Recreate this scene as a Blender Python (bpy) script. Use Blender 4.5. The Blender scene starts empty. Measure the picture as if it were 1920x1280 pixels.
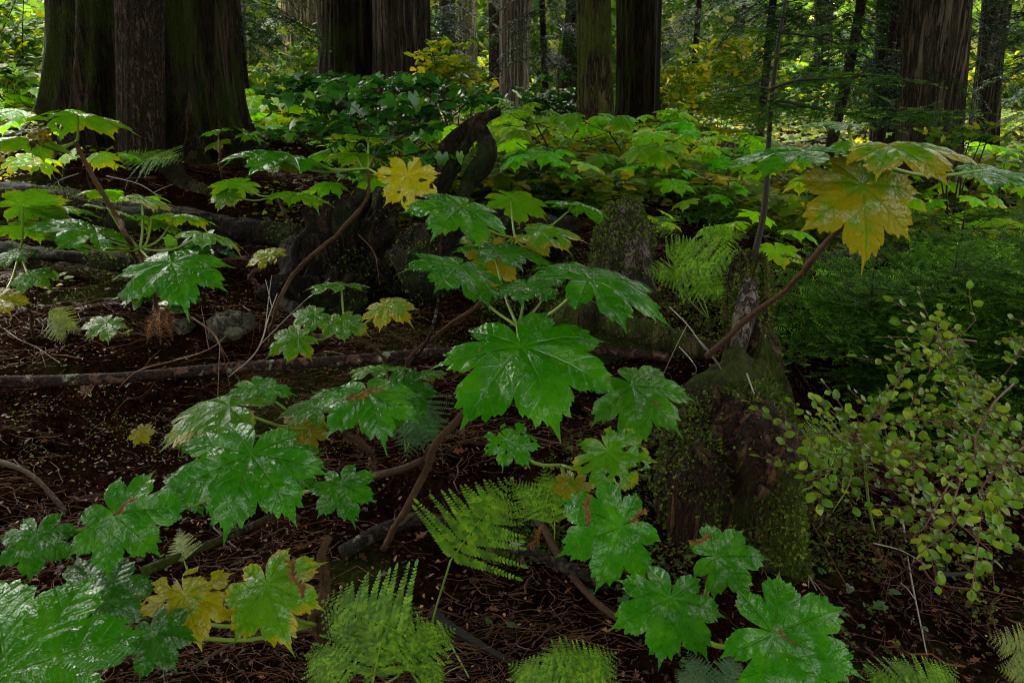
import bpy, math, random
import numpy as np
from mathutils import Vector, Matrix

R = math.radians
rng = np.random.default_rng(7)
random.seed(7)
scene = bpy.context.scene
col = scene.collection

# ------------------------------------------------------------------ camera, sky, sun, exposure
PITCH = R(18.2)
CAM = np.array([0.0, 0.0, 1.6])
cd = bpy.data.cameras.new('camera'); cam = bpy.data.objects.new('camera', cd); col.objects.link(cam)
cam.location = CAM; cam.rotation_euler = (R(90) - PITCH, 0, 0)
cd.lens = 28; cd.sensor_width = 36; cd.clip_end = 1000; cd.clip_start = 0.02
scene.camera = cam

SUN_EL, SUN_AZ = R(42), R(-20)        # high and beyond the trees, a little to the left
w = bpy.data.worlds.new('World'); scene.world = w; w.use_nodes = True
nt = w.node_tree; bg = nt.nodes['Background']
sky = nt.nodes.new('ShaderNodeTexSky'); sky.sky_type = 'NISHITA'; sky.sun_disc = False
sky.sun_elevation = SUN_EL; sky.sun_rotation = SUN_AZ
sky.dust_density = 4.0
hs = nt.nodes.new('ShaderNodeHueSaturation'); hs.inputs['Saturation'].default_value = 0.12
nt.links.new(sky.outputs[0], hs.inputs['Color'])
wm = nt.nodes.new('ShaderNodeMix'); wm.data_type = 'RGBA'; wm.blend_type = 'MULTIPLY'; wm.inputs[0].default_value = 1.0
wm.inputs[7].default_value = (1.0, 0.985, 0.87, 1)
nt.links.new(hs.outputs[0], wm.inputs[6]); nt.links.new(wm.outputs[2], bg.inputs['Color'])
bg.inputs['Strength'].default_value = 0.15
sd = bpy.data.lights.new('sun', 'SUN'); so = bpy.data.objects.new('sun', sd); col.objects.link(so)
sd.energy = 1.5; sd.angle = R(11); sd.color = (1.0, 0.95, 0.82)
dv = Vector((math.sin(SUN_AZ) * math.cos(SUN_EL), math.cos(SUN_AZ) * math.cos(SUN_EL), math.sin(SUN_EL)))
so.rotation_euler = dv.to_track_quat('Z', 'Y').to_euler()
so.location = (0, 20, 30)
vs = scene.view_settings; vs.view_transform = 'Standard'; vs.look = 'None'; vs.gamma = 1.0
vs.exposure = 2.55
scene.cycles.use_denoising = True; scene.cycles.denoising_prefilter = 'NONE'; scene.cycles.denoising_input_passes = 'RGB_ALBEDO_NORMAL'
scene.cycles.filter_width = 1.1
scene.cycles.max_bounces = 5; scene.cycles.diffuse_bounces = 3; scene.cycles.glossy_bounces = 2
scene.cycles.transmission_bounces = 3; scene.cycles.transparent_max_bounces = 4
scene.cycles.sample_clamp_indirect = 4.0

FPX = 1920 * 28 / 36.0
AR = np.array([1.0, 0, 0]); AF = np.array([0, math.cos(PITCH), -math.sin(PITCH)]); AU = np.array([0, math.sin(PITCH), math.cos(PITCH)])


def ray(px, py):
    return (px - 960) / FPX * AR + AF - (py - 640) / FPX * AU


def P(px, py, d):
    """world point seen at photo pixel (px,py) at depth d metres"""
    return CAM + d * ray(px, py)


def proj(pts):
    v = np.asarray(pts) - CAM
    f = v @ AF
    return np.stack([960 + FPX * (v @ AR) / f, 640 - FPX * (v @ AU) / f], -1)


# ------------------------------------------------------------------ numpy noise
def _h(ix, iy, iz, s):
    n = (ix * 374761393 + iy * 668265263 + iz * 2147483647 * 3 + s * 974634777) & 0xFFFFFFFF
    n = ((n ^ (n >> 13)) * 1274126177) & 0xFFFFFFFF
    n = (n ^ (n >> 16)) & 0xFFFFFFFF
    return n / 4294967295.0


def vnoise(p, s=0):
    p = np.asarray(p, float)
    i = np.floor(p).astype(np.int64); f = p - i; f = f * f * (3 - 2 * f)
    o = 0
    for dx in (0, 1):
        for dy in (0, 1):
            for dz in (0, 1):
                wgt = (f[..., 0] if dx else 1 - f[..., 0]) * (f[..., 1] if dy else 1 - f[..., 1]) * (f[..., 2] if dz else 1 - f[..., 2])
                o = o + wgt * _h(i[..., 0] + dx, i[..., 1] + dy, i[..., 2] + dz, s)
    return o * 2 - 1


def fbm(p, octv=4, s=0):
    p = np.asarray(p, float); a, o = 1.0, 0
    for k in range(octv):
        o = o + a * vnoise(p * 2 ** k, s + k); a *= 0.5
    return o


# ------------------------------------------------------------------ terrain
PY = [-8, 0, 1.5, 2, 3, 4, 5, 7, 9, 12, 16, 25, 40, 60, 130]
PZ = [.40, .40, .42, .44, .50, .56, .61, .70, .76, .72, .62, .4, .1, 0, 5]


def sm(a, b, x):
    t = np.clip((x - a) / (b - a), 0, 1); return t * t * (3 - 2 * t)


def height(x, y):
    x = np.asarray(x, float); y = np.asarray(y, float)
    z = np.interp(y, PY, PZ)
    z = z + 0.35 * sm(-1.0, -5.0, x) * sm(3, 7, y) * (1 - sm(12, 30, y))
    z = z - 0.42 * sm(0.9, 3.2, x) * sm(2.2, 5, y) * (1 - sm(13, 24, y))
    z = z - 0.22 * np.exp(-((x - 1.35) / .35) ** 2 - ((y - 2.75) / .5) ** 2)
    z = z - 0.18 * np.exp(-((x + 0.75) / .35) ** 2 - ((y - 3.9) / .3) ** 2)
    z = z + 0.10 * np.exp(-((x - 0.75) / .3) ** 2 - ((y - 2.6) / .5) ** 2)
    q = np.stack([x * 0.9, y * 0.9, 0 * x], -1)
    z = z + 0.07 * fbm(q, 3, 3) + 0.02 * fbm(q * 6, 3, 9)
    return z


def G(px, py):
    """ground point seen at a pixel"""
    r = ray(px, py); r = r / np.linalg.norm(r)
    t = np.geomspace(0.8, 120, 3000)
    pts = CAM + t[:, None] * r
    below = pts[:, 2] < height(pts[:, 0], pts[:, 1])
    k = int(np.argmax(below)) if below.any() else len(t) - 1
    return pts[k]


def D(px, py):
    return float((G(px, py) - CAM) @ AF)


def gz(p, dz=0.0):
    return np.array([p[0], p[1], float(height(p[0], p[1])) + dz])


# ------------------------------------------------------------------ mesh building
class MB:
    def __init__(s):
        s.V, s.F, s.UV, s.C, s.n = [], [], [], [], 0

    def add(s, v, f, uv=None, c=None):
        v = np.asarray(v, float).reshape(-1, 3); f = np.asarray(f, int)
        s.V.append(v); s.F.append(f + s.n)
        s.UV.append(np.zeros((len(v), 2)) if uv is None else np.asarray(uv, float))
        s.C.append(np.zeros(len(v)) if c is None else np.broadcast_to(np.asarray(c, float), (len(v),)))
        s.n += len(v); return s

    def mesh(s, name, mat, loc=(0, 0, 0), smooth=True):
        V = np.concatenate(s.V) - np.asarray(loc); UV = np.concatenate(s.UV); C = np.concatenate(s.C)
        me = bpy.data.meshes.new(name)
        li = np.concatenate([f.ravel() for f in s.F]); tot = np.concatenate([np.full(len(f), f.shape[1]) for f in s.F])
        st = np.concatenate([[0], np.cumsum(tot)[:-1]])
        me.vertices.add(len(V)); me.vertices.foreach_set('co', V.ravel())
        me.loops.add(len(li)); me.loops.foreach_set('vertex_index', li.astype(np.int32))
        me.polygons.add(len(tot)); me.polygons.foreach_set('loop_start', st.astype(np.int32))
        me.update(calc_edges=True)
        me.polygons.foreach_set('use_smooth', np.full(len(tot), smooth))
        uvl = me.uv_layers.new(name='UVMap'); uvl.data.foreach_set('uv', UV[li].ravel())
        at = me.attributes.new('var', 'FLOAT', 'POINT'); at.data.foreach_set('value', C)
        me.materials.append(mat); me.update()
        return me

    def obj(s, name, mat, parent=None, smooth=True, label=None):
        loc = np.array(parent.location) if parent is not None else np.mean(np.concatenate(s.V), axis=0)
        me = s.mesh(name, mat, loc, smooth)
        o = bpy.data.objects.new(name, me); col.objects.link(o)
        if parent is not None: o.parent = parent
        else: o.location = loc
        if label: o['label'] = label
        return o


def tag(o, label, cat, group=None, kind=None):
    o['label'] = label; o['category'] = cat
    if group: o['group'] = group
    if kind: o['kind'] = kind
    return o


def thing(name, label, cat, loc, group=None, rotz=0):
    o = bpy.data.objects.new(name, None); col.objects.link(o)
    o.empty_display_size = 0.1
    o.location = tuple(float(a) for a in loc); o.rotation_euler = (0, 0, rotz)
    return tag(o, label, cat, group)


def inst(name, me, parent, loc, rot=None, scale=1.0, color=None):
    """a part that shares a prototype mesh; loc is in the world, the parent an unrotated Empty"""
    o = bpy.data.objects.new(name, me); col.objects.link(o)
    pl = np.array(parent.location) if parent is not None else np.zeros(3)
    M = Matrix.Translation(Vector(np.asarray(loc, float) - pl))
    if rot is not None: M = M @ Matrix([list(map(float, r)) for r in rot]).to_4x4()
    s = scale if hasattr(scale, '__len__') else (scale,) * 3
    M = M @ Matrix.Diagonal(Vector((*s, 1)))
    if parent is not None: o.parent = parent
    o.matrix_local = M
    if color is not None: o.color = color
    return o


def copy_tree(root, loc, rotz=0, scale=1.0, label=None, group=None, cvar=None):
    r = root.copy(); col.objects.link(r); r.location = tuple(map(float, loc)); r.rotation_euler = (0, 0, rotz)
    r.scale = (scale,) * 3
    if label: r['label'] = label
    if group: r['group'] = group
    for ch in list(root.children):
        c = ch.copy(); col.objects.link(c); c.parent = r
        if cvar is not None:
            k = cvar(); c.color = (min(1, max(0, c.color[0] + k[0])), c.color[1] * k[1], c.color[2], 1)
        for g in ch.children:
            d = g.copy(); col.objects.link(d); d.parent = c
    return r


def rotm(ax, a):
    c, s = math.cos(a), math.sin(a)
    return np.array({'x': [[1, 0, 0], [0, c, -s], [0, s, c]], 'y': [[c, 0, s], [0, 1, 0], [-s, 0, c]], 'z': [[c, -s, 0], [s, c, 0], [0, 0, 1]]}[ax])


def frame(fwd, up):
    """rotation whose Y is fwd and whose Z is as near up as can be"""
    y = np.asarray(fwd, float); y = y / np.linalg.norm(y)
    x = np.cross(y, up); x = x / (np.linalg.norm(x) + 1e-9); z = np.cross(x, y)
    return np.stack([x, y, z], 1)


def frames(fwd, up):
    y = fwd / np.linalg.norm(fwd, axis=1, keepdims=True)
    x = np.cross(y, up); x = x / (np.linalg.norm(x, axis=1, keepdims=True) + 1e-9); z = np.cross(x, y)
    return np.stack([x, y, z], 2)


def scatter(mb, tv, tf, locs, rots, scales, tuv=None, c=None):
    """many copies of a small template in one mesh"""
    tv = np.asarray(tv, float); n = len(locs); k = len(tv)
    scales = np.broadcast_to(np.asarray(scales, float), (n,))
    v = np.einsum('nij,kj->nki', rots, tv) * scales[:, None, None] + np.asarray(locs)[:, None, :]
    off = (np.arange(n) * k)[:, None, None]
    tfs = tf if isinstance(tf, list) else [tf]
    first = True
    cc = np.repeat(rng.random(n) if c is None else c, k)
    uv = None if tuv is None else np.tile(tuv, (n, 1))
    base = mb.n
    for f in tfs:
        F = (np.asarray(f)[None] + off).reshape(-1, np.asarray(f).shape[1])
        if first: mb.add(v.reshape(-1, 3), F, uv, cc); first = False
        else: mb.F.append(F + base)
    return mb


def spline(pts, n):
    """Catmull-Rom through the points (any columns)"""
    p = np.asarray(pts, float)
    if len(p) < 3:
        t = np.linspace(0, 1, n)[:, None]; return p[0] * (1 - t) + p[-1] * t
    q = np.vstack([2 * p[0] - p[1], p, 2 * p[-1] - p[-2]])
    T = np.linspace(0, len(p) - 1, n); o = []
    for t in T:
        i = min(int(t), len(p) - 2); u = t - i
        a, b, c, d = q[i], q[i + 1], q[i + 2], q[i + 3]
        o.append(0.5 * (2 * b + (c - a) * u + (2 * a - 5 * b + 4 * c - d) * u * u + (3 * b - a - 3 * c + d) * u ** 3))
    return np.array(o)


def tube(mb, pts, rad, sides=8, amp=0.0, freq=8.0, seed=0, flute=None, cap=True, c=0.0, stretch=0.35):
    pts = np.asarray(pts, float); n = len(pts); rad = np.broadcast_to(np.asarray(rad, float), (n,))
    T = np.gradient(pts, axis=0); T /= np.linalg.norm(T, axis=1, keepdims=True) + 1e-9
    up = np.array([0, 0, 1.0]) if abs(T[0][2]) < 0.8 else np.array([0, -1.0, 0])
    ref = up - T[0] * (up @ T[0]); ref /= np.linalg.norm(ref); A = []
    for t in T:
        ref = ref - t * (ref @ t); ref = ref / np.linalg.norm(ref); A.append(ref)
    A = np.array(A); B = np.cross(T, A)
    L = np.concatenate([[0], np.cumsum(np.linalg.norm(np.diff(pts, axis=0), axis=1))])
    th = np.linspace(0, 2 * np.pi, sides, endpoint=False)
    rr = np.repeat(rad[:, None], sides, 1)
    if flute is not None: rr = rr * flute(th[None, :], L[:, None])
    if amp:
        q = np.stack([np.cos(th)[None] * rad.mean() * freq + 0 * rr, np.sin(th)[None] * rad.mean() * freq + 0 * rr, L[:, None] * freq * stretch + 0 * rr], -1)
        rr = rr * (1 + amp * fbm(q, 4, seed))
    V = pts[:, None] + rr[..., None] * (np.cos(th)[None, :, None] * A[:, None] + np.sin(th)[None, :, None] * B[:, None])
    i = np.arange(n - 1)[:, None] * sides; j = np.arange(sides)[None]; j2 = (j + 1) % sides
    F = np.stack([i + j, i + j2, i + sides + j2, i + sides + j], -1).reshape(-1, 4)
    uv = np.stack([np.repeat(th[None] / 6.2832, n, 0), np.repeat(L[:, None], sides, 1)], -1).reshape(-1, 2)
    base = mb.n
    mb.add(V.reshape(-1, 3), F, uv, c)
    if cap:
        for e, k in ((0, 0), (n - 1, (n - 1) * sides)):
            b2 = mb.n
            ctr = V[e].mean(0) + (T[e] * (1 if e else -1)) * rad[e] * 0.15
            mb.add(ctr[None], np.zeros((0, 3), int), None, c)
            jj = np.arange(sides)
            tri = np.stack([np.full(sides, b2), base + k + jj, base + k + (jj + 1) % sides], -1)
            if not e: tri = tri[:, ::-1]
            mb.F.append(tri)
    return mb


# ------------------------------------------------------------------ materials
def mat(name):
    m = bpy.data.materials.new(name); m.use_nodes = True
    t = m.node_tree; b = t.nodes['Principled BSDF']
    return m, t, b, t.nodes['Material Output']


def N(t, typ, **kw):
    n = t.nodes.new(typ)
    for k, v in kw.items():
        if k in n.inputs: n.inputs[k].default_value = v
        else: setattr(n, k, v)
    return n


def math_(t, op, a, b=None, clamp=False, c=None):
    n = t.nodes.new('ShaderNodeMath'); n.operation = op; n.use_clamp = clamp
    for i, x in enumerate((a, b, c)):
        if x is None: continue
        if isinstance(x, (int, float)): n.inputs[i].default_value = x
        else: t.links.new(x, n.inputs[i])
    return n.outputs[0]


def smooth_(t, x, a, b, o0=0.0, o1=1.0):
    n = t.nodes.new('ShaderNodeMapRange'); n.interpolation_type = 'SMOOTHSTEP'
    t.links.new(x, n.inputs[0])
    for i, v in enumerate((a, b, o0, o1)):
        if isinstance(v, (int, float)): n.inputs[i + 1].default_value = v
        else: t.links.new(v, n.inputs[i + 1])
    return n.outputs[0]


def mixc(t, f, a, b, mode='MIX'):
    n = t.nodes.new('ShaderNodeMix'); n.data_type = 'RGBA'; n.blend_type = mode
    for s, x in ((0, f), (6, a), (7, b)):
        if isinstance(x, (int, float)): n.inputs[s].default_value = x
        elif isinstance(x, tuple): n.inputs[s].default_value = (*x, 1) if len(x) == 3 else x
        else: t.links.new(x, n.inputs[s])
    return n.outputs[2]


def noise_(t, vec, scale, detail=3, rough=0.55, mapping=None, dist=0.0):
    if mapping:
        mp = N(t, 'ShaderNodeMapping'); mp.inputs['Scale'].default_value = mapping; t.links.new(vec, mp.inputs[0]); vec = mp.outputs[0]
    n = t.nodes.new('ShaderNodeTexNoise'); t.links.new(vec, n.inputs['Vector'])
    n.inputs['Scale'].default_value = scale; n.inputs['Detail'].default_value = detail; n.inputs['Roughness'].default_value = rough
    n.inputs['Distortion'].default_value = dist
    return n.outputs[0]


def bump_(t, h, dist, strength=1.0, normal=None):
    n = t.nodes.new('ShaderNodeBump'); n.inputs['Distance'].default_value = dist; n.inputs['Strength'].default_value = strength
    t.links.new(h, n.inputs['Height'])
    if normal is not None: t.links.new(normal, n.inputs['Normal'])
    return n.outputs[0]


def palmate_mat(name='wet palmate leaf', spec=0.50, trans=0.36):
    m, t, b, out = mat(name)
    uv = N(t, 'ShaderNodeUVMap'); sp = N(t, 'ShaderNodeSeparateXYZ'); t.links.new(uv.outputs[0], sp.inputs[0])
    u, v = sp.outputs[0], sp.outputs[1]
    tc = N(t, 'ShaderNodeTexCoord'); obc = tc.outputs['Object']
    oi = N(t, 'ShaderNodeObjectInfo'); oc = N(t, 'ShaderNodeSeparateColor'); t.links.new(oi.outputs['Color'], oc.inputs[0])
    yel, bri, brn = oc.outputs
    ad = N(t, 'ShaderNodeVectorMath'); ad.operation = 'ADD'; t.links.new(obc, ad.inputs[0])
    rv = N(t, 'ShaderNodeCombineXYZ'); rnd = math_(t, 'MULTIPLY', oi.outputs['Random'], 40.0)
    t.links.new(rnd, rv.inputs[0]); t.links.new(rnd, rv.inputs[1]); t.links.new(rv.outputs[0], ad.inputs[1]); sc_ = ad.outputs[0]
    at = N(t, 'ShaderNodeAttribute', attribute_name='var'); rim = at.outputs['Fac']
    wig = math_(t, 'MULTIPLY', math_(t, 'SUBTRACT', noise_(t, sc_, 5, 1), 0.5), 0.05)
    # main veins, side veins
    wv = math_(t, 'SUBTRACT', 0.020, math_(t, 'MULTIPLY', u, 0.014))
    mv = smooth_(t, v, 0.002, wv, 1.0, 0.0)
    ph = math_(t, 'ADD', math_(t, 'SUBTRACT', u, math_(t, 'MULTIPLY', v, 0.85)), wig)
    pp = math_(t, 'PINGPONG', math_(t, 'MULTIPLY', ph, 7.0), 0.5)           # 0 on a side vein, .5 between
    sv = smooth_(t, pp, 0.03, 0.11, 1.0, 0.0)
    ph2 = math_(t, 'ADD', math_(t, 'ADD', u, math_(t, 'MULTIPLY', v, 1.3)), math_(t, 'MULTIPLY', wig, 2.0))
    pp2 = math_(t, 'PINGPONG', math_(t, 'MULTIPLY', ph2, 21.0), 0.5)
    tv = smooth_(t, pp2, 0.03, 0.16, 1.0, 0.0)
    # colour
    n1 = noise_(t, sc_, 2.2, 4, 0.6); n2 = noise_(t, sc_, 14, 3, 0.6); n3 = noise_(t, sc_, 60, 2)
    g = mixc(t, n2, (0.009, 0.090, 0.0004), (0.028, 0.180, 0.0006))
    g = mixc(t, smooth_(t, n1, 0.42, 0.72), g, (0.048, 0.205, 0.001))
    g = mixc(t, math_(t, 'MULTIPLY', sv, 0.15), g, (0.07, 0.22, 0.01))
    g = mixc(t, math_(t, 'MULTIPLY', mv, 0.4), g, (0.06, 0.20, 0.01))
    g = mixc(t, math_(t, 'MULTIPLY', smooth_(t, yel, 0.08 if spec > .3 else .02, 0.65 if spec > .3 else .42), 0.8), g, (0.100, 0.205, 0.001))
    y = mixc(t, n2, (0.27, 0.19, 0.001), (0.15, 0.19, 0.001))
    y = mixc(t, math_(t, 'MULTIPLY', mv, 0.4), y, (0.30, 0.30, 0.04))
    e = math_(t, 'ADD', math_(t, 'MULTIPLY', n1, 0.95), math_(t, 'MULTIPLY', smooth_(t, rim, 0.65, 1.0), 0.22))
    e = math_(t, 'SUBTRACT', e, math_(t, 'MULTIPLY', mv, 0.08))
    thr = math_(t, 'SUBTRACT', 1.02, math_(t, 'MULTIPLY', yel, 0.90))
    c = mixc(t, smooth_(t, e, math_(t, 'SUBTRACT', thr, 0.09), math_(t, 'ADD', thr, 0.12)), g, y)
    n4 = noise_(t, sc_, 3.7, 5, 0.65)
    e2 = math_(t, 'ADD', n4, math_(t, 'MULTIPLY', smooth_(t, rim, 0.75, 1.0), 0.12))
    thb = math_(t, 'SUBTRACT', 0.97, math_(t, 'MULTIPLY', brn, 0.55))
    bm = smooth_(t, e2, math_(t, 'SUBTRACT', thb, 0.02), math_(t, 'ADD', thb, 0.03))
    c = mixc(t, bm, c, mixc(t, n3, (0.06, 0.022, 0.008), (0.20, 0.085, 0.02)))
    # small yellow and brown flecks
    vo = N(t, 'ShaderNodeTexVoronoi', Scale=15.0); t.links.new(sc_, vo.inputs['Vector'])
    fl = math_(t, 'LESS_THAN', vo.outputs['Distance'], 0.13)
    vc = N(t, 'ShaderNodeSeparateColor'); t.links.new(vo.outputs['Color'], vc.inputs[0])
    fl = math_(t, 'MULTIPLY', fl, math_(t, 'GREATER_THAN', vc.outputs[0], 0.72))
    c = mixc(t, math_(t, 'MULTIPLY', fl, 0.7), c, mixc(t, math_(t, 'GREATER_THAN', vc.outputs[1], 0.6), (0.3, 0.3, 0.05), (0.10, 0.04, 0.015)))
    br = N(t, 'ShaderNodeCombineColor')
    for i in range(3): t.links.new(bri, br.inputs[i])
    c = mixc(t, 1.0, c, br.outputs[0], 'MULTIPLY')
    geo = N(t, 'ShaderNodeNewGeometry')
    c = mixc(t, math_(t, 'MULTIPLY', geo.outputs['Backfacing'], 0.35), c, (0.07, 0.17, 0.010))
    t.links.new(c, b.inputs['Base Color'])
    # relief
    pil = math_(t, 'SQRT', math_(t, 'MULTIPLY', pp, 2.0))
    h = math_(t, 'MULTIPLY', math_(t, 'MULTIPLY', pil, smooth_(t, u, 0.08, 0.3)), 0.75)
    h = math_(t, 'SUBTRACT', h, math_(t, 'MULTIPLY', math_(t, 'MULTIPLY', mv, smooth_(t, u, 0.05, 0.2)), 0.8))
    h = math_(t, 'SUBTRACT', h, math_(t, 'MULTIPLY', tv, 0.08))
    vo2 = N(t, 'ShaderNodeTexVoronoi', Scale=19.0, feature='SMOOTH_F1'); t.links.new(sc_, vo2.inputs['Vector'])
    h = math_(t, 'SUBTRACT', h, math_(t, 'MULTIPLY', vo2.outputs['Distance'], 0.75))
    h = math_(t, 'ADD', h, math_(t, 'MULTIPLY', noise_(t, sc_, 26, 2, 0.6), 0.8))
    h = math_(t, 'ADD', h, math_(t, 'MULTIPLY', noise_(t, sc_, 6, 1), 1.6))
    nb = bump_(t, h, 0.005, 0.62)
    t.links.new(nb, b.inputs['Normal'])
    wet = noise_(t, sc_, 9, 3)
    t.links.new(math_(t, 'ADD', smooth_(t, wet, 0.35, 0.65, 0.07, 0.18), math_(t, 'MULTIPLY', geo.outputs['Backfacing'], 0.45)), b.inputs['Roughness'])
    film_sheen = smooth_(t, noise_(t, sc_, 2.6, 5, 0.62, dist=.6), 0.47, 0.60, spec * 0.16, spec * 1.7)      # water film in patches; the mask also paints in patchy highlights
    t.links.new(film_sheen, b.inputs['Specular IOR Level'])
    tr = N(t, 'ShaderNodeBsdfTranslucent'); mx = N(t, 'ShaderNodeMixShader'); mx.inputs[0].default_value = trans
    t.links.new(mixc(t, 1.0, c, (1.7, 1.7, 0.9), 'MULTIPLY'), tr.inputs[0])
    t.links.new(b.outputs[0], mx.inputs[1]); t.links.new(tr.outputs[0], mx.inputs[2]); t.links.new(mx.outputs[0], out.inputs[0])
    return m


def leafy_mat(name, c0, c1, c2=None, rough=0.4, trans=0.35, coat=0.0, spread=3.0, spec=0.5, lo=.6, hi=1.3):
    """mass foliage: the colour varies leaf by leaf"""
    m, t, b, out = mat(name)
    at = N(t, 'ShaderNodeAttribute', attribute_name='var')
    c = mixc(t, at.outputs['Fac'], c0, c1)
    if c2 is not None: c = mixc(t, smooth_(t, at.outputs['Fac'], 0.72, 0.92), c, c2)
    tc = N(t, 'ShaderNodeTexCoord')
    n = noise_(t, tc.outputs['Object'], spread, 2)
    c = mixc(t, 1.0, c, mixc(t, smooth_(t, n, 0.3, 0.7), (lo, lo, lo), (hi, hi, hi)), 'MULTIPLY')
    n2 = noise_(t, tc.outputs['Object'], 120, 2)
    c = mixc(t, math_(t, 'MULTIPLY', n2, 0.35), c, mixc(t, 1.0, c, (0.5, 0.5, 0.5), 'MULTIPLY'))
    t.links.new(c, b.inputs['Base Color']); b.inputs['Roughness'].default_value = rough
    b.inputs['Coat Weight'].default_value = coat; b.inputs['Coat Roughness'].default_value = 0.2
    b.inputs['Specular IOR Level'].default_value = spec
    t.links.new(bump_(t, n2, 0.002, 0.6), b.inputs['Normal'])
    tr = N(t, 'ShaderNodeBsdfTranslucent'); mx = N(t, 'ShaderNodeMixShader'); mx.inputs[0].default_value = trans
    t.links.new(mixc(t, 1.0, c, (1.6, 1.6, 1.0), 'MULTIPLY'), tr.inputs[0])
    t.links.new(b.outputs[0], mx.inputs[1]); t.links.new(tr.outputs[0], mx.inputs[2]); t.links.new(mx.outputs[0], out.inputs[0])
    return m


def bark_mat(name, c0, c1, moss=0.3, mossc=((0.012, 0.022, 0.003), (0.04, 0.07, 0.008)), vs=(14, 14, 1.2), rough=0.75, lichen=0.0, fine=1.0, bumpd=0.02):
    m, t, b, out = mat(name)
    tc = N(t, 'ShaderNodeTexCoord'); o = tc.outputs['Object']
    a = noise_(t, o, 1.0 * fine, 5, 0.65, vs, 0.6)
    a2 = noise_(t, o, 1.0, 4, 0.7, (vs[0] * 4 * fine, vs[1] * 4 * fine, vs[2] * 7))
    f = smooth_(t, math_(t, 'ADD', math_(t, 'MULTIPLY', a, 0.6), math_(t, 'MULTIPLY', a2, 0.4)), 0.40, 0.60)
    c = mixc(t, f, c0, c1)
    fu = smooth_(t, math_(t, 'ABSOLUTE', math_(t, 'SUBTRACT', a, 0.5)), 0.0, 0.045)
    c = mixc(t, fu, mixc(t, 1.0, c0, (0.45, 0.45, 0.45), 'MULTIPLY'), c)
    c = mixc(t, 1.0, c, mixc(t, noise_(t, o, 1.3, 3), (0.55, 0.55, 0.5), (1.4, 1.35, 1.3)), 'MULTIPLY')
    hmoss = None
    if moss > 0:
        mn = noise_(t, o, 2.6, 6, 0.68, (1, 1, 0.55))
        k = smooth_(t, mn, 0.78 - moss * 0.6, 0.90 - moss * 0.6)
        mc = mixc(t, noise_(t, o, 35, 4, 0.7), mossc[0], mossc[1])
        c = mixc(t, k, c, mc)
    if lichen > 0:
        ln = noise_(t, o, 9, 5, 0.7)
        lk = smooth_(t, ln, 0.75 - lichen * 0.3, 0.80 - lichen * 0.3)
        c = mixc(t, lk, c, mixc(t, noise_(t, o, 50, 3), (0.10, 0.13, 0.09), (0.26, 0.30, 0.22)))
    t.links.new(c, b.inputs['Base Color']); b.inputs['Roughness'].default_value = rough; b.inputs['Specular IOR Level'].default_value = 0.08
    h = math_(t, 'ADD', math_(t, 'ADD', f, math_(t, 'MULTIPLY', fu, 0.8)), math_(t, 'MULTIPLY', noise_(t, o, 60, 4, 0.7), 0.5))
    t.links.new(bump_(t, h, bumpd, 0.9), b.inputs['Normal'])
    return m


def ground_mat():
    m, t, b, out = mat('forest soil')
    tc = N(t, 'ShaderNodeTexCoord'); o = tc.outputs['Object']
    a = noise_(t, o, 5, 6, 0.7); bb = noise_(t, o, 45, 5, 0.75); s1 = noise_(t, o, 1, 4, 0.7, (160, 22, 60), 1.2); s2 = noise_(t, o, 1, 4, 0.7, (26, 150, 60), 1.2)
    c = mixc(t, smooth_(t, bb, 0.35, 0.68), (0.003, 0.0016, 0.001), (0.024, 0.011, 0.006))
    c = mixc(t, smooth_(t, s1, 0.58, 0.66), c, (0.038, 0.017, 0.008))
    c = mixc(t, smooth_(t, s2, 0.60, 0.68), c, (0.030, 0.015, 0.007))
    c = mixc(t, 1.0, c, mixc(t, smooth_(t, a, 0.35, 0.65), (0.6, 0.55, 0.5), (1.4, 1.25, 1.2)), 'MULTIPLY')
    mo = smooth_(t, noise_(t, o, 1.1, 5, 0.65), 0.54, 0.66)
    c = mixc(t, math_(t, 'MULTIPLY', mo, 0.65), c, mixc(t, bb, (0.008, 0.016, 0.003), (0.035, 0.055, 0.008)))
    t.links.new(c, b.inputs['Base Color'])
    t.links.new(smooth_(t, a, 0.3, 0.7, 0.5, 0.9), b.inputs['Roughness']); b.inputs['Specular IOR Level'].default_value = 0.0
    h = math_(t, 'ADD', math_(t, 'MULTIPLY', s1, 1.0), math_(t, 'ADD', bb, s2))
    t.links.new(bump_(t, h, 0.02, 1.0), b.inputs['Normal'])
    return m


def plain_mat(name, c0, c1, rough=0.5, scale=20, bumpd=0.003, trans=0.0):
    m, t, b, out = mat(name)
    tc = N(t, 'ShaderNodeTexCoord'); n = noise_(t, tc.outputs['Object'], scale, 4, 0.65)
    at = N(t, 'ShaderNodeAttribute', attribute_name='var')
    f = math_(t, 'MULTIPLY', math_(t, 'ADD', n, at.outputs['Fac']), 0.66, True)
    t.links.new(mixc(t, f, c0, c1), b.inputs['Base Color']); b.inputs['Roughness'].default_value = rough; b.inputs['Specular IOR Level'].default_value = 0.22
    t.links.new(bump_(t, n, bumpd, 1.0), b.inputs['Normal'])
    return m


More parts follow.
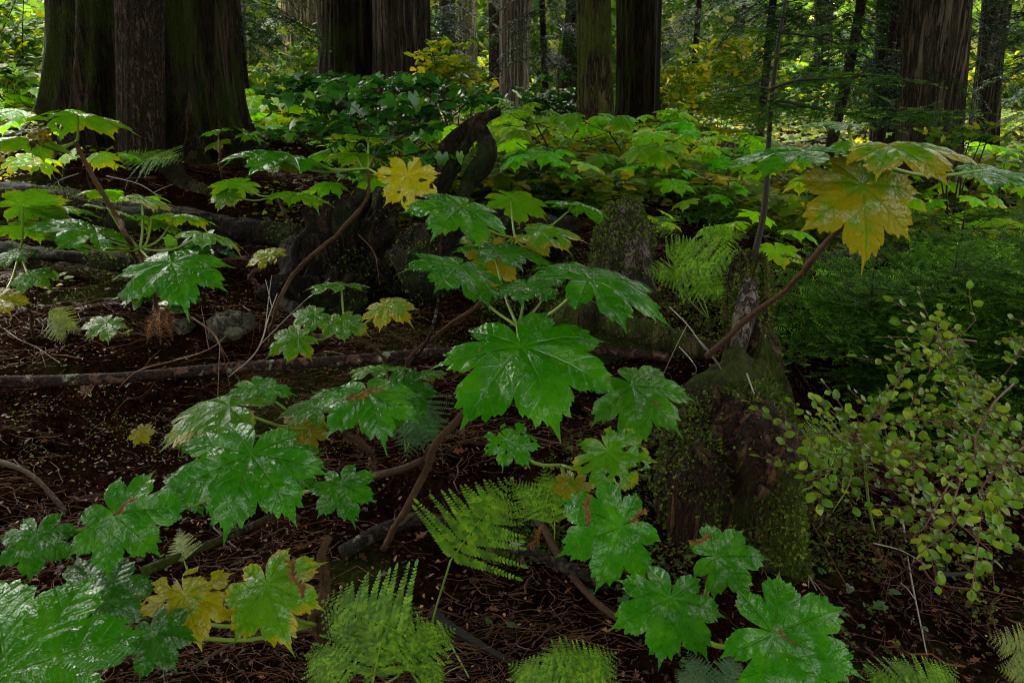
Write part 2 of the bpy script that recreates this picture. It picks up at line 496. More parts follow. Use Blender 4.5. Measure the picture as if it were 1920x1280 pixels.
M_LEAF = palmate_mat()
M_LEAF_FAR = palmate_mat('backlit palmate leaf', 0.22, 0.55)  # backlit look put in through extra translucency and a limier colour
M_PET = plain_mat('green leaf stalk', (0.07, 0.14, 0.01), (0.16, 0.24, 0.03), 0.35)
M_STEM = plain_mat('spiny brown stem', (0.010, 0.006, 0.003), (0.085, 0.040, 0.015), 0.8, 40, 0.01)
M_DARKSTEM = plain_mat('dark wet stem', (0.003, 0.0025, 0.0016), (0.016, 0.012, 0.007), 0.7, 60, 0.004)
M_TWIG = plain_mat('litter twigs', (0.004, 0.002, 0.0012), (0.11, 0.042, 0.014), 0.55, 8, 0.001)
M_PALETWIG = plain_mat('pale bare twig', (0.10, 0.085, 0.07), (0.28, 0.25, 0.21), 0.6, 50, 0.002)
M_LITTER = leafy_mat('dead fronds', (0.016, 0.006, 0.003), (0.16, 0.050, 0.012), (0.30, 0.16, 0.05), 0.6, 0.1, 0, 3, .2)
M_DEAD = leafy_mat('orange dead frond', (0.07, 0.022, 0.005), (0.22, 0.070, 0.010), None, 0.6, 0.1, 0, 3, .2)
M_FERN = leafy_mat('fern green', (0.040, 0.150, 0.003), (0.17, 0.32, 0.006), None, 0.5, 0.35, 0.0, 6, .2)
M_FERNY = leafy_mat('fern yellow green', (0.10, 0.17, 0.012), (0.22, 0.26, 0.03), None, 0.45, 0.35, 0.0, 6)
M_FERND = leafy_mat('fern deep green', (0.015, 0.065, 0.012), (0.03, 0.12, 0.02), None, 0.42, 0.3, 0.1, 6)
M_HEM = leafy_mat('hemlock needles', (0.012, 0.055, 0.002), (0.095, 0.25, 0.008), (0.20, 0.38, 0.03), 0.5, 0.5, 0.0, 4, 0.12, .4, 1.6)  # wide tone range paints lit tips and dark gaps into the needles
M_HEMD = leafy_mat('shaded hemlock needles', (0.010, 0.036, 0.006), (0.035, 0.095, 0.014), None, 0.45, 0.35, 0.0, 1.2, 0.2)  # darker copy of the needles with shade put into the colour
M_HUCK = leafy_mat('huckleberry leaves', (0.060, 0.160, 0.004), (0.150, 0.245, 0.007), (0.21, 0.27, 0.012), 0.3, 0.35, 0.0, 9, .35)
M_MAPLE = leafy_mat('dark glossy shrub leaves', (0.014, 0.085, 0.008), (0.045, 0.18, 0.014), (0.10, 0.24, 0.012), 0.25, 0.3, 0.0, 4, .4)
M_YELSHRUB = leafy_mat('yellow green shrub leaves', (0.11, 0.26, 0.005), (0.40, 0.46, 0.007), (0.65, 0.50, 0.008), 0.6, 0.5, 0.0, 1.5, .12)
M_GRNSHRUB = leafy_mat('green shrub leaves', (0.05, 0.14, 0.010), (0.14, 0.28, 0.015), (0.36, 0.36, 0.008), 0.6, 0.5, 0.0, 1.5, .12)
M_FAR = leafy_mat('far foliage', (0.03, 0.09, 0.008), (0.14, 0.24, 0.02), (0.45, 0.45, 0.12), 0.6, 0.5, 0.0, 0.4, 0.2)
M_COVER = leafy_mat('low ground cover', (0.035, 0.10, 0.004), (0.15, 0.23, 0.006), (0.34, 0.28, 0.008), 0.55, 0.45, 0.0, 1.2, .2)
M_MOSS = leafy_mat('moss', (0.018, 0.035, 0.003), (0.075, 0.12, 0.008), (0.12, 0.15, 0.015), 0.65, 0.3, 0.0, 7, 0.2)
M_CANOPY = leafy_mat('canopy needles', (0.008, 0.028, 0.006), (0.022, 0.060, 0.012), None, 0.5, 0.25, 0.0, 1)
M_SOIL = ground_mat()
M_BK_CEDAR = bark_mat('mossy dark cedar bark', (0.010, 0.007, 0.004), (0.055, 0.038, 0.022), 0.52, ((0.009, 0.014, 0.002), (0.038, 0.055, 0.005)), (11, 11, 0.7), bumpd=0.05)
M_BK_BROWN = bark_mat('brown flaky bark', (0.018, 0.012, 0.008), (0.070, 0.050, 0.034), 0.18, vs=(30, 30, 9), fine=1.4)
M_BK_GREY = bark_mat('grey green bark', (0.07, 0.063, 0.035), (0.30, 0.27, 0.16), 0.22, vs=(16, 16, 0.9))
M_BK_PALE = bark_mat('pale stringy bark', (0.07, 0.055, 0.042), (0.30, 0.26, 0.21), 0.04, vs=(18, 18, 0.8))
M_BK_MOSS = bark_mat('brown mossy bark', (0.016, 0.011, 0.006), (0.075, 0.055, 0.030), 0.5, ((0.012, 0.016, 0.003), (0.05, 0.065, 0.010)), (14, 14, 1.2))
M_BK_RED = bark_mat('red brown cedar bark', (0.018, 0.014, 0.008), (0.090, 0.074, 0.050), 0.25, vs=(18, 18, 0.8))
M_WOOD = bark_mat('weathered rotten wood', (0.020, 0.014, 0.011), (0.15, 0.125, 0.11), 0.34, ((0.015, 0.024, 0.003), (0.06, 0.085, 0.008)), (30, 30, 3))
M_STUMP = bark_mat('moss covered rotten wood', (0.012, 0.007, 0.004), (0.075, 0.050, 0.034), 0.62, ((0.012, 0.020, 0.002), (0.06, 0.085, 0.007)), (26, 26, 3), bumpd=0.015)
M_SNAGWOOD = bark_mat('red brown rotten wood with moss', (0.010, 0.005, 0.003), (0.085, 0.045, 0.026), 0.47, ((0.012, 0.020, 0.002), (0.055, 0.080, 0.006)), (30, 30, 3), bumpd=0.02)
M_ROT = bark_mat('black rotten wood', (0.004, 0.003, 0.002), (0.022, 0.015, 0.009), 0.45, ((0.005, 0.010, 0.002), (0.018, 0.030, 0.004)), (20, 20, 3))
M_POLE = bark_mat('lichened pole bark', (0.014, 0.009, 0.007), (0.085, 0.046, 0.034), 0.05, vs=(20, 20, 20), lichen=0.55, bumpd=0.006)
M_LOGDARK = bark_mat('dark lichened branch bark', (0.008, 0.007, 0.006), (0.045, 0.036, 0.028), 0.10, vs=(20, 20, 20), lichen=0.42, bumpd=0.006)
M_BK_OLIVE = bark_mat('olive mossy bark', (0.016, 0.012, 0.006), (0.10, 0.080, 0.042), 0.60, ((0.016, 0.024, 0.003), (0.070, 0.085, 0.012)), (12, 12, 1.6))
M_ROCK = bark_mat('mossy stone', (0.030, 0.030, 0.022), (0.085, 0.085, 0.062), 0.30, ((0.02, 0.025, 0.006), (0.05, 0.06, 0.015)), (5, 5, 5), bumpd=0.01)

# ------------------------------------------------------------------ ground
def build_ground():
    ys = np.concatenate([np.linspace(-10, 0.8, 14), np.geomspace(1.0, 12, 330) , np.geomspace(12.2, 170, 110)])
    s = np.linspace(-1, 1, 361); s = np.sign(s) * np.abs(s) ** 1.15
    wd = np.interp(ys, [-10, 0.8, 1, 12, 170], [12, 3.0, 3.0, 16, 190])
    X = wd[:, None] * s[None]; Y = np.repeat(ys[:, None], len(s), 1)
    Z = height(X, Y)
    near = np.exp(-np.maximum(Y - 1, 0) / 6)
    Z = Z + near * 0.012 * fbm(np.stack([X * 22, Y * 22, 0 * X], -1), 3, 31)
    n, k = X.shape
    i = np.arange(n - 1)[:, None] * k; j = np.arange(k - 1)[None]
    F = np.stack([i + j, i + j + 1, i + k + j + 1, i + k + j], -1).reshape(-1, 4)
    mb = MB(); mb.add(np.stack([X, Y, Z], -1).reshape(-1, 3), F)
    o = mb.obj('ground', M_SOIL); o['kind'] = 'structure'; o['label'] = 'dark forest floor of wet soil and needles'
    return o


build_ground()

# ------------------------------------------------------------------ leaf templates
def palmate(seed, hi=True, droop=0.28, cup=0.10, holes=0.0, depth=0.0):
    """seven-lobed toothed leaf, unit length, stalk joint at the origin, middle lobe along +Y"""
    rs = np.random.default_rng(seed)
    ang = np.radians([-139, -95, -47, 0, 47, 95, 139]) + rs.normal(0, 0.035, 7)
    ln = np.array([0.60, 0.86, 0.97, 1.0, 0.97, 0.86, 0.60]) * (1 + rs.normal(0, 0.05, 7))
    K = 22 if hi else 6
    th, r, U, Wv = [], [], [], []
    mids = [(ang[i] + ang[i + 1]) / 2 for i in range(6)]
    lo = [-np.radians(176)] + mids; hi_ = mids + [np.radians(176)]
    sin_d = [0.12] + [(0.60 - depth + rs.normal(0, 0.03)) * min(ln[i], ln[i + 1]) for i in range(6)] + [0.12]
    for k in range(7):
        for side, a0, d in ((-1, lo[k], sin_d[k]), (1, hi_[k], sin_d[k + 1])):
            ss = np.linspace(0, 1, K + 1)[(1 if side == 1 else 0):]
            if side == -1: ss = ss[::-1][(1 if k else 0):]
            for s in ss:
                base = np.interp(s, [0, .05, .14, .30, .44, .62, .84, 1], [1, .90, .84, .79, .81, .755, .72, 0])
                if s >= 0.84: q = np.interp(s, [.84, .95, 1], [.72 * ln[k], d * 1.10, d])
                else: q = base * ln[k]
                if (k in (0, 6)) and ((k == 0 and side == -1) or (k == 6 and side == 1)):
                    q = ln[k] * np.interp(s, [0, .15, .4, .7, .9, 1], [1, .9, .80, .66, .45, .12 / ln[k]])
                if hi:
                    tooth = ((s * 7.0 + rs.uniform(-.08, .08)) % 1.0)
                    q *= 1 + 0.050 * (0.5 - tooth) * (1 if s < 0.95 else 0.2) + rs.normal(0, 0.006)
                    q += 0.045 * ln[k] * max(0, 1 - abs(s - 0.40) / 0.10)
                else:
                    q += 0.05 * max(0, 1 - abs(s - 0.42) / 0.12)
                th.append(ang[k] + (a0 - ang[k]) * s); r.append(q)
    th = np.array(th); r = np.array(r); n = len(th)
    rings = np.linspace(0, 1, 15 if hi else 5)[1:] ** 0.85
    x = np.sin(th)[None] * r[None] * rings[:, None]; y = np.cos(th)[None] * r[None] * rings[:, None]
    x = np.concatenate([[0], x.ravel()]); y = np.concatenate([[0], y.ravel()])
    T = np.arctan2(x, y); rho = np.hypot(x, y)
    dk = np.abs(T[:, None] - ang[None]); kk = np.argmin(dk, 1)
    u = rho * np.cos(dk[np.arange(len(kk)), kk]); v = rho * np.sin(dk[np.arange(len(kk)), kk])
    rim = np.concatenate([[0], np.repeat(rings, n)])
    z = -droop * rho ** 2.1 + cup * np.minimum(v, 0.16) * (1.1 - 0.5 * rho) * 2.2 - cup * 0.35 * np.maximum(v - 0.16, 0)
    pts3 = np.stack([x * 2.6, y * 2.6, np.full_like(x, seed * 3.1)], -1)
    z = z + 0.06 * rho * vnoise(pts3, seed) + 0.022 * rho * vnoise(pts3 * 3.2, seed + 5) * (rim > 0.1)
    if hi:
        pp = np.abs(((u - 0.85 * v) * 7.0) % 1.0 - 0.5)      # side veins sunk, blade puffed between them
        z = z - 0.006 * (1 - np.abs(1 - 2 * np.abs(pp - 0.5)))
    V = np.stack([x, y, z], -1)
    F4, F3 = [], []
    j = np.arange(n - 1)
    F3 = np.stack([np.zeros(n - 1, int), 1 + j + 1, 1 + j], -1)
    for i in range(len(rings) - 1):
        a = 1 + i * n
        F4.append(np.stack([a + j, a + j + 1, a + n + j + 1, a + n + j], -1))
    F4 = np.concatenate(F4)
    if holes > 0:
        cen = V[F4].mean(1)
        hn = vnoise(np.stack([cen[:, 0] * 7, cen[:, 1] * 7, np.full(len(cen), seed * 1.7)], -1), seed + 40)
        F4 = F4[(hn > -0.98 + holes) | (np.hypot(cen[:, 0], cen[:, 1]) < 0.25)]
    return V, F3, F4, np.stack([u, v], -1), rim, V[1 + (len(rings) - 1) * n:]


def leaf_mesh(name, *a, **k):
    V, F3, F4, uv, rim, out = palmate(*a, **k)
    up_ = []
    for F in (F4, F3):                                     # every face of the blade looks up
        a, b_, c_ = (V[F[:, i]][:, :2] for i in range(3)); cr = (b_ - a)[:, 0] * (c_ - a)[:, 1] - (b_ - a)[:, 1] * (c_ - a)[:, 0]
        up_.append(np.where(cr[:, None] > 0, F, F[:, ::-1]))
    mb = MB(); mb.add(V, up_[0], uv, rim); mb.F.append(up_[1])
    me = mb.mesh(name, M_LEAF if k.get('hi', True) else M_LEAF_FAR)
    # faces must point up
    nz = np.zeros(len(me.polygons) * 3); me.polygons.foreach_get('normal', nz)
    return me, out, V


LV = {}
for key, kw in {'a': dict(seed=1, droop=.26, cup=.12), 'b': dict(seed=2, droop=.34, cup=.14), 'c': dict(seed=3, droop=.20, cup=.10),
                'd': dict(seed=4, droop=.42, cup=.15), 'e': dict(seed=5, droop=.30, cup=.12, holes=.45), 'f': dict(seed=6, droop=.15, cup=.08, depth=.06),
                'g': dict(seed=8, droop=.22, cup=.12, holes=.58), 'h': dict(seed=9, droop=.55, cup=.16)}.items():
    LV[key] = leaf_mesh('palmate_leaf_' + key, **kw)
LO = [leaf_mesh('small_palmate_leaf', seed=20 + i, hi=False, droop=.25 + .1 * i, cup=.1) for i in range(3)]


def fit(out, C, d, tip, box, lean0, seed):
    """lay the leaf so that its outline fills the region it fills in the photo, at depth d"""
    rs = np.random.default_rng(seed)
    O = P(C[0], C[1], d); x0, y0, x1, y1 = box; B = np.array(box, float); size = max(x1 - x0, y1 - y0)
    tipv = out[np.argmax(out[:, 1])]
    sub = out[::3]

    def cost(a, b, g, s, k=1.0):
        Rm = rotm('x', a) @ rotm('y', b) @ rotm('z', g) * np.array([k, 1, 1])
        q = proj(sub @ Rm.T * s + O); tq = proj((Rm @ tipv * s + O)[None])[0]
        bb = np.array([q[:, 0].min(), q[:, 1].min(), q[:, 0].max(), q[:, 1].max()])
        e = ((bb - B) ** 2).sum() / size ** 2 + 0.30 * ((tq - tip) ** 2).sum() / size ** 2
        return e + 0.012 * ((a - lean0) / R(15)) ** 2 + 0.010 * (b / R(18)) ** 2 + 0.02 * ((k - 1) / .12) ** 2
    s0 = (x1 - x0) / FPX * d / 1.85
    best = (1e9,)
    for g in np.linspace(0, 2 * np.pi, 18, endpoint=False):
        for da in (-.25, 0, .25):
            for fs in (0.8, 1.0, 1.25):
                c = cost(lean0 + da, 0, g, s0 * fs)
                if c < best[0]: best = (c, lean0 + da, 0, g, s0 * fs, 1.0)
    st = np.array([.2, .2, .3, .15, .08])
    for it in range(520):
        p = np.array(best[1:]) + rs.normal(0, 1, 5) * st * np.array([1, 1, 1, best[4] / .4, 1])
        st = st * 0.992
        if p[3] < 0.02: continue
        c = cost(*p)
        if c < best[0]: best = (c, *p)
    return O, rotm('x', best[1]) @ rotm('y', best[2]) @ rotm('z', best[3]), best[4] * np.array([best[5], 1, 1])


def petiole(parent, a, b, r=0.0028, sag=-0.02, leaf=None):
    m = (a + b) / 2 + np.array([0, 0, sag if sag else 0]); mb = MB()
    pts = spline([a, m, b], 9)
    tube(mb, pts, np.linspace(r * 1.25, r, 9), 6, c=0.5)
    o = mb.obj('petiole', M_PET, parent)
    if leaf is not None: o.parent = leaf; o.matrix_parent_inverse = leaf.matrix_basis.inverted()
    return o


def prickly(mb, pts, rad, n=800, L=0.008):
    """short bristles along a stem"""
    i = rng.integers(1, len(pts) - 1, n); t = rng.random(n)[:, None]
    p = pts[i] * (1 - t) + pts[i - 1] * t
    dr = rng.normal(0, 1, (n, 3)); dr /= np.linalg.norm(dr, axis=1, keepdims=True)
    tv = np.array([[-.08, 0, 0], [.08, 0, 0], [0, 1, 0]]); rr = np.interp(i, np.arange(len(pts)), rad)
    scatter(mb, tv, np.array([[0, 1, 2]]), p + dr * rr[:, None] * 0.8, frames(dr, rng.normal(0, 1, (n, 3))), L, c=np.full(n, .6))


def stem_part(parent, pix, r0, r1, mat_=None, name='stem', amp=.28, bristle=True):
    pts = spline(np.array(pix), 60); rad = np.linspace(r0, r1, 60); mb = MB(); q_ = pts * 9.0
    pts = pts + .010 * np.stack([fbm(q_, 3, 1), fbm(q_, 3, 2), fbm(q_, 3, 3)], -1) * np.sin(np.linspace(0, np.pi, 60))[:, None]
    tube(mb, pts, rad, 9, amp, 60, 5, c=0.3)
    if bristle: prickly(mb, pts, rad)
    return mb.obj(name, mat_ or M_STEM, parent)


SEED = [100]


def club(label, base, stem, node, leaves, petr=0.0028, rs=(0.0062, 0.0048), group='broad leaved spiny plants standing in the foreground', dpet=True):
    """one spiny large-leaved plant. stem: list of world points from the ground up; leaves: rows of
       (cx,cy, tipx,tipy, x0,y0,x1,y1, depth, lean deg, yellow, bright, brown, variant)"""
    t = thing('devils_club_plant', label, 'plant', base, group)
    if stem: stem_part(t, stem, *rs)
    for L in leaves:
        cx, cy, tx, ty, x0, y0, x1, y1, d, lean, ye, br, bn, va = L
        me, out, V = LV[va]; SEED[0] += 1
        O, Rm, s = fit(out, (cx, cy), d, np.array([tx, ty]), (x0, y0, x1, y1), R(lean), SEED[0])
        lf = inst('leaf', me, t, O, Rm, s, (ye, br, bn, 1))
        if dpet: petiole(t, np.asarray(node, float), O - Rm[:, 2] * 0.002, petr, leaf=lf)
    return t


# ------------------------------------------------------------------ foreground plants (kept as one table each)
g = G(715, 1015)
club('tall plant with the largest glossy leaf at the middle of the picture', g,
     [g - [0, 0, .03], P(755, 960, 1.72), P(792, 890, 1.68), P(808, 850, 1.66), P(868, 775, 1.66), P(930, 700, 1.68), P(970, 625, 1.70)], P(970, 612, 1.70),
     [(978, 648, 1042, 803, 795, 594, 1155, 805, 1.50, 28, .05, 1.0, 0, 'a'),
      (862, 498, 852, 558, 720, 458, 937, 560, 1.85, 8, .05, .85, .1, 'c'),
      (1103, 522, 1190, 607, 1005, 470, 1274, 608, 1.62, 12, .10, .95, .1, 'b'),
      (925, 468, 1020, 500, 845, 453, 1050, 503, 1.98, 3, .05, .8, 0, 'a'),
      (985, 532, 965, 566, 932, 514, 1066, 568, 1.82, 8, .15, .95, 0, 'c'),
      (1045, 505, 1100, 540, 1005, 488, 1120, 545, 1.9, 4, .12, .85, 0, 'e'),
      (1185, 722, 1285, 842, 1120, 700, 1312, 848, 1.58, 32, .22, .95, .2, 'd')], rs=(.0082, .006))
g = G(755, 705)
club('plant whose white glinting top leaf hangs in front of the black rootwad', g,
     [g - [0, 0, .03], P(760, 690, 2.45), P(800, 640, 2.35), P(890, 575, 2.25), P(950, 500, 2.2), P(966, 450, 2.2)], P(966, 447, 2.2),
     [(868, 388, 845, 455, 722, 350, 942, 452, 2.05, 14, .20, .95, .1, 'a'),
      (958, 372, 1020, 425, 912, 360, 1036, 425, 2.35, -22, .36, 1.2, 0, 'c'),
      (1078, 385, 1145, 415, 1005, 352, 1146, 420, 2.3, -12, .15, 1.0, 0, 'b'),
      (1010, 432, 1104, 475, 975, 416, 1106, 482, 2.05, 10, .42, 1.0, .35, 'e'),
      (920, 478, 925, 578, 882, 476, 968, 580, 2.15, 62, .80, .8, .1, 'f'),
      (1005, 455, 1030, 485, 980, 448, 1045, 492, 2.1, 50, .95, 1.2, 0, 'f'),
      (905, 440, 880, 470, 850, 425, 960, 480, 2.2, 30, .45, .8, .2, 'e')], petr=.003)
g = G(505, 640)
club('plant on a long curved bare stem with a holed yellow leaf at its top', g,
     [g - [0, 0, .03], P(512, 595, 2.75), P(545, 520, 2.75), P(628, 440, 2.7), P(686, 372, 2.65), P(692, 318, 2.65)], P(690, 316, 2.65),
     [(550, 293, 420, 330, 392, 276, 625, 333, 2.55, 4, .15, .95, 0, 'b'),
      (690, 258, 640, 268, 617, 246, 742, 275, 2.8, -8, .40, 1.0, 0, 'c'),
      (668, 290, 640, 312, 612, 275, 725, 318, 2.75, -14, .42, 1.0, 0, 'a'),
      (765, 328, 745, 420, 692, 324, 812, 422, 2.45, 64, .85, 1.15, .35, 'g'),
      (520, 305, 560, 330, 480, 300, 575, 336, 2.7, 10, .60, 1.0, .2, 'f')], rs=(.0075, .0055), petr=.003)
g = G(700, 880)
club('low plant beside the lichened pole with a brown frond caught on its leaf', g,
     [g - [0, 0, .02], P(690, 850, 1.62), P(640, 808, 1.6)], P(628, 800, 1.6),
     [(690, 737, 705, 822, 562, 705, 793, 823, 1.38, 25, .12, 1.0, .15, 'b'),
      (745, 732, 800, 820, 712, 712, 826, 822, 1.55, 42, .15, .6, 0, 'a'),
      (430, 762, 305, 828, 293, 737, 517, 828, 1.42, 22, .35, .9, .1, 'd'),
      (478, 722, 560, 765, 405, 709, 530, 768, 1.5, 16, .15, .95, .1, 'c'),
      (380, 800, 330, 835, 300, 770, 470, 842, 1.55, 14, .2, .8, .1, 'c'),
      (630, 735, 600, 765, 560, 718, 690, 768, 1.6, 10, .15, .85, .1, 'e'),
      (590, 762, 520, 790, 508, 750, 625, 800, 1.5, 18, .30, .95, 0, 'a'),
      (570, 800, 530, 845, 503, 778, 625, 848, 1.55, 35, .90, .9, .15, 'f')])
g = G(560, 960)
club('plant with overlapping wide wet leaves at the lower left', g,
     [g - [0, 0, .02], P(520, 950, 1.5), P(480, 900, 1.35)], P(455, 900, 1.32),
     [(470, 850, 462, 1010, 268, 803, 602, 1012, 1.12, 26, .05, .95, 0, 'a'),
      (540, 860, 600, 900, 490, 815, 625, 905, 1.3, 20, .06, .85, .05, 'd'),
      (350, 905, 330, 960, 285, 862, 420, 965, 1.3, 26, .08, .75, .05, 'e'),
      (640, 905, 655, 980, 578, 858, 712, 982, 1.25, 30, .08, .85, .1, 'b'),
      (213, 962, 265, 1072, 148, 866, 382, 1076, 1.05, 34, .10, .95, .05, 'c'),
      (68, 1003, 60, 1082, -18, 955, 155, 1084, 1.08, 34, .06, .8, 0, 'f')])
g = G(600, 1190)
club('plant at the bottom left corner with the nearest huge leaf and a torn yellow one', g,
     [g - [0, 0, .02], P(590, 1170, 1.28), P(612, 1100, 1.25), P(602, 1050, 1.2), P(615, 1008, 1.2)], P(590, 1170, 1.25),
     [(345, 1112, 412, 1224, 235, 1091, 433, 1226, 1.02, 38, .72, 1.0, .35, 'e'),
      (500, 1093, 555, 1214, 423, 1024, 630, 1216, 1.02, 36, .42, 1.05, .15, 'b'),
      (185, 1125, 262, 1068, 60, 1052, 290, 1200, 1.0, 28, .05, .6, 0, 'c'),  # low brightness puts the shade on this underlit leaf into its colour
      (290, 1185, 330, 1285, 235, 1145, 347, 1300, .98, 40, .05, .6, 0, 'a')])
g = G(120, 1270)
club('nearest plant with one huge pale green leaf filling the bottom left corner', g, None, P(60, 1330, .85),
     [(12, 1262, 250, 1180, -230, 1092, 298, 1400, .74, 30, .14, 1.05, .12, 'c')])
g = G(1120, 990)
club('small plant with two torn yellow edged leaves right of the tall fern', g,
     [g - [0, 0, .02], P(1085, 930, 1.5), P(1052, 872, 1.42)], P(1052, 872, 1.42),
     [(950, 822, 1005, 890, 918, 806, 1014, 898, 1.35, 45, .15, 1.0, .1, 'e'),
      (1140, 845, 1225, 905, 1048, 788, 1240, 910, 1.35, 40, .35, 1.0, .1, 'g'),
      (1075, 905, 1060, 945, 1035, 880, 1120, 950, 1.38, 40, .7, .9, .2, 'f')])
g = G(1215, 1110)
club('plant with a flat leaf carrying two dead brown cedar sprigs', g,
     [g - [0, 0, .02], P(1212, 1080, 1.33), P(1200, 1040, 1.25)], P(1198, 1040, 1.25),
     [(1165, 985, 1022, 1042, 1008, 892, 1242, 1057, 1.15, 42, .10, 1.05, .12, 'a')], petr=.003)
g = G(1300, 1250)
club('low plant of three glossy leaves at the bottom right of centre', g, None, P(1295, 1190, 1.15),
     [(1342, 1043, 1440, 1068, 1277, 973, 1457, 1090, 1.1, 38, .12, 1.0, .05, 'b'),
      (1257, 1120, 1282, 1242, 1114, 1071, 1357, 1242, 1.03, 34, .08, 1.0, .05, 'a'),
      (1452, 1187, 1600, 1290, 1343, 1080, 1632, 1360, .93, 40, .10, 1.05, .08, 'd')], petr=.0034)
g = G(1335, 690)
club('leaning plant above the mossy stump, with a big hanging yellow leaf', g,
     [P(1325, 668, 2.2), P(1400, 600, 2.05), P(1480, 530, 1.9), P(1545, 462, 1.75), P(1600, 400, 1.65), P(1618, 330, 1.55), P(1620, 300, 1.52)], P(1620, 300, 1.52),
     [(1512, 284, 1375, 325, 1360, 253, 1618, 334, 1.45, 4, .20, .95, .1, 'a'),
      (1668, 274, 1845, 335, 1588, 250, 1855, 345, 1.40, 6, .58, 1.05, .25, 'b'),
      (1590, 232, 1495, 240, 1487, 222, 1645, 250, 1.7, -2, .25, 1.0, .1, 'c'),
      (1617, 346, 1632, 514, 1498, 326, 1735, 515, 1.42, 62, .66, .85, .1, 'b'),
      (1850, 318, 1935, 362, 1775, 298, 1955, 370, 1.6, 4, .15, 1.0, 0, 'c')], rs=(.0075, .006), petr=.0032)
g = G(258, 500)
club('tall thin plant on the left, its topmost leaves before the foot of the giant trunk', g,
     [g - [0, 0, .02], P(250, 470, 2.15), P(212, 400, 2.05), P(172, 330, 2.0), P(142, 268, 1.98)], P(142, 266, 1.98),
     [(145, 215, 250, 250, 20, 193, 256, 256, 1.9, -12, .38, 1.1, .1, 'e'),
      (60, 262, -30, 300, -45, 243, 140, 305, 1.85, -12, .42, 1.1, .1, 'b'),
      (70, 250, 75, 292, 48, 247, 88, 294, 1.84, 70, 1.0, .7, .85, 'h')], rs=(.0065, .005))
g = G(300, 600)
club('leafy low plant left of the rocks with one broad wet leaf', g,
     [g - [0, 0, .02], P(290, 560, 2.1), P(262, 470, 2.1)], P(262, 468, 2.1),
     [(322, 492, 355, 593, 216, 474, 442, 594, 1.75, 18, .15, 1.0, .05, 'b'),
      (268, 372, 318, 398, 228, 352, 320, 402, 2.1, -6, .50, 1.1, .1, 'c'),
      (195, 360, 150, 378, 148, 342, 245, 380, 2.2, -8, .40, 1.2, .1, 'a'),
      (180, 437, 60, 415, 46, 398, 236, 464, 1.95, 10, .22, .95, .05, 'a'),
      (205, 392, 240, 408, 138, 374, 250, 412, 2.1, -14, .40, 1.2, 0, 'c'),
      (285, 410, 340, 440, 222, 384, 350, 444, 2.1, -16, .40, 1.2, 0, 'e'),
      (110, 392, 20, 372, -5, 362, 205, 410, 2.15, -14, .38, 1.15, .1, 'e'),
      (60, 425, 5, 455, -10, 386, 118, 458, 2.1, -18, .38, 1.1, .1, 'c'),
      (330, 402, 400, 425, 268, 384, 412, 432, 2.15, -14, .36, 1.15, .1, 'b'),
      (120, 445, 165, 480, 78, 430, 178, 486, 2.05, -25, .36, 1.0, .2, 'f'),
      (382, 437, 455, 475, 328, 412, 458, 480, 1.95, -10, .35, 1.1, .05, 'b')])
g = G(60, 620)
club('plant at the left border under the topmost leaves', g,
     [g - [0, 0, .02], P(50, 560, 2.1), P(38, 470, 2.1)], P(38, 470, 2.1),
     [(40, 385, 115, 360, -15, 352, 125, 452, 2.0, -16, .38, 1.2, 0, 'c'),
      (20, 475, 60, 490, -20, 460, 64, 502, 1.95, 12, .22, .9, 0, 'a'),
      (55, 515, 100, 545, 10, 494, 108, 548, 1.9, 16, .30, .9, 0, 'b'),
      (-5, 560, 60, 582, -40, 530, 64, 584, 1.85, 18, .70, 1.0, .1, 'f')])
g = G(240, 640)
club('single leaf seedling on bare twigs left of the round stone', g, None, P(248, 618, 2.15),
     [(200, 603, 152, 628, 146, 577, 246, 634, 2.05, 22, .35, 1.0, .1, 'c')])
g = G(735, 745)
club('yellow green plant before the split grey rock', g,
     [g - [0, 0, .02], P(715, 670, 2.2), P(650, 620, 2.15)], P(645, 612, 2.15),
     [(592, 590, 548, 618, 545, 566, 626, 622, 2.05, 20, .30, 1.05, .1, 'a'),
      (560, 632, 506, 664, 503, 600, 618, 667, 1.95, 26, .35, 1.05, .1, 'b'),
      (640, 600, 650, 640, 588, 574, 684, 638, 2.05, 20, .35, 1.05, 0, 'c'),
      (722, 572, 780, 612, 672, 546, 784, 616, 2.0, 16, .62, 1.25, .1, 'b'),
      (640, 535, 590, 550, 578, 526, 702, 556, 2.2, 0, .30, 1.0, .1, 'a')])
g = G(680, 770)
club('flat thin leaved plant lying along the pole', g, None, P(740, 715, 1.9),
     [(720, 692, 668, 700, 662, 683, 798, 714, 1.8, 0, .30, .95, 0, 'a'),
      (800, 700, 838, 715, 780, 692, 840, 720, 1.9, 4, .35, .9, 0, 'c')])
g = G(500, 540)
club('thin yellowing plant before the mossy log', g,
     [g - [0, 0, .02], P(470, 520, 2.7), P(505, 490, 2.7)], P(505, 489, 2.7),
     [(508, 478, 470, 470, 466, 464, 542, 512, 2.65, 16, .62, 1.1, .3, 'e')])
g = G(560, 440)
club('broad plant on the slope right of the giant trunk', g,
     [g - [0, 0, .02], P(540, 410, 3.3), P(520, 370, 3.3)], P(520, 368, 3.3),
     [(450, 345, 392, 378, 388, 322, 492, 382, 3.2, -20, .38, 1.1, .1, 'a'),
      (555, 362, 620, 390, 482, 338, 624, 392, 3.2, -16, .35, 1.1, .1, 'b'),
      (425, 365, 400, 395, 395, 350, 460, 398, 3.2, 30, .4, .8, .2, 'f')])
g = G(415, 330)
club('lone small leaf in front of the giant trunk buttress', g,
     [g - [0, 0, .02], P(412, 300, 4.2), P(410, 262, 4.2)], P(410, 258, 4.2),
     [(408, 246, 382, 254, 377, 236, 442, 258, 4.1, -8, .25, 1.1, 0, 'c')])
g = G(260, 800)
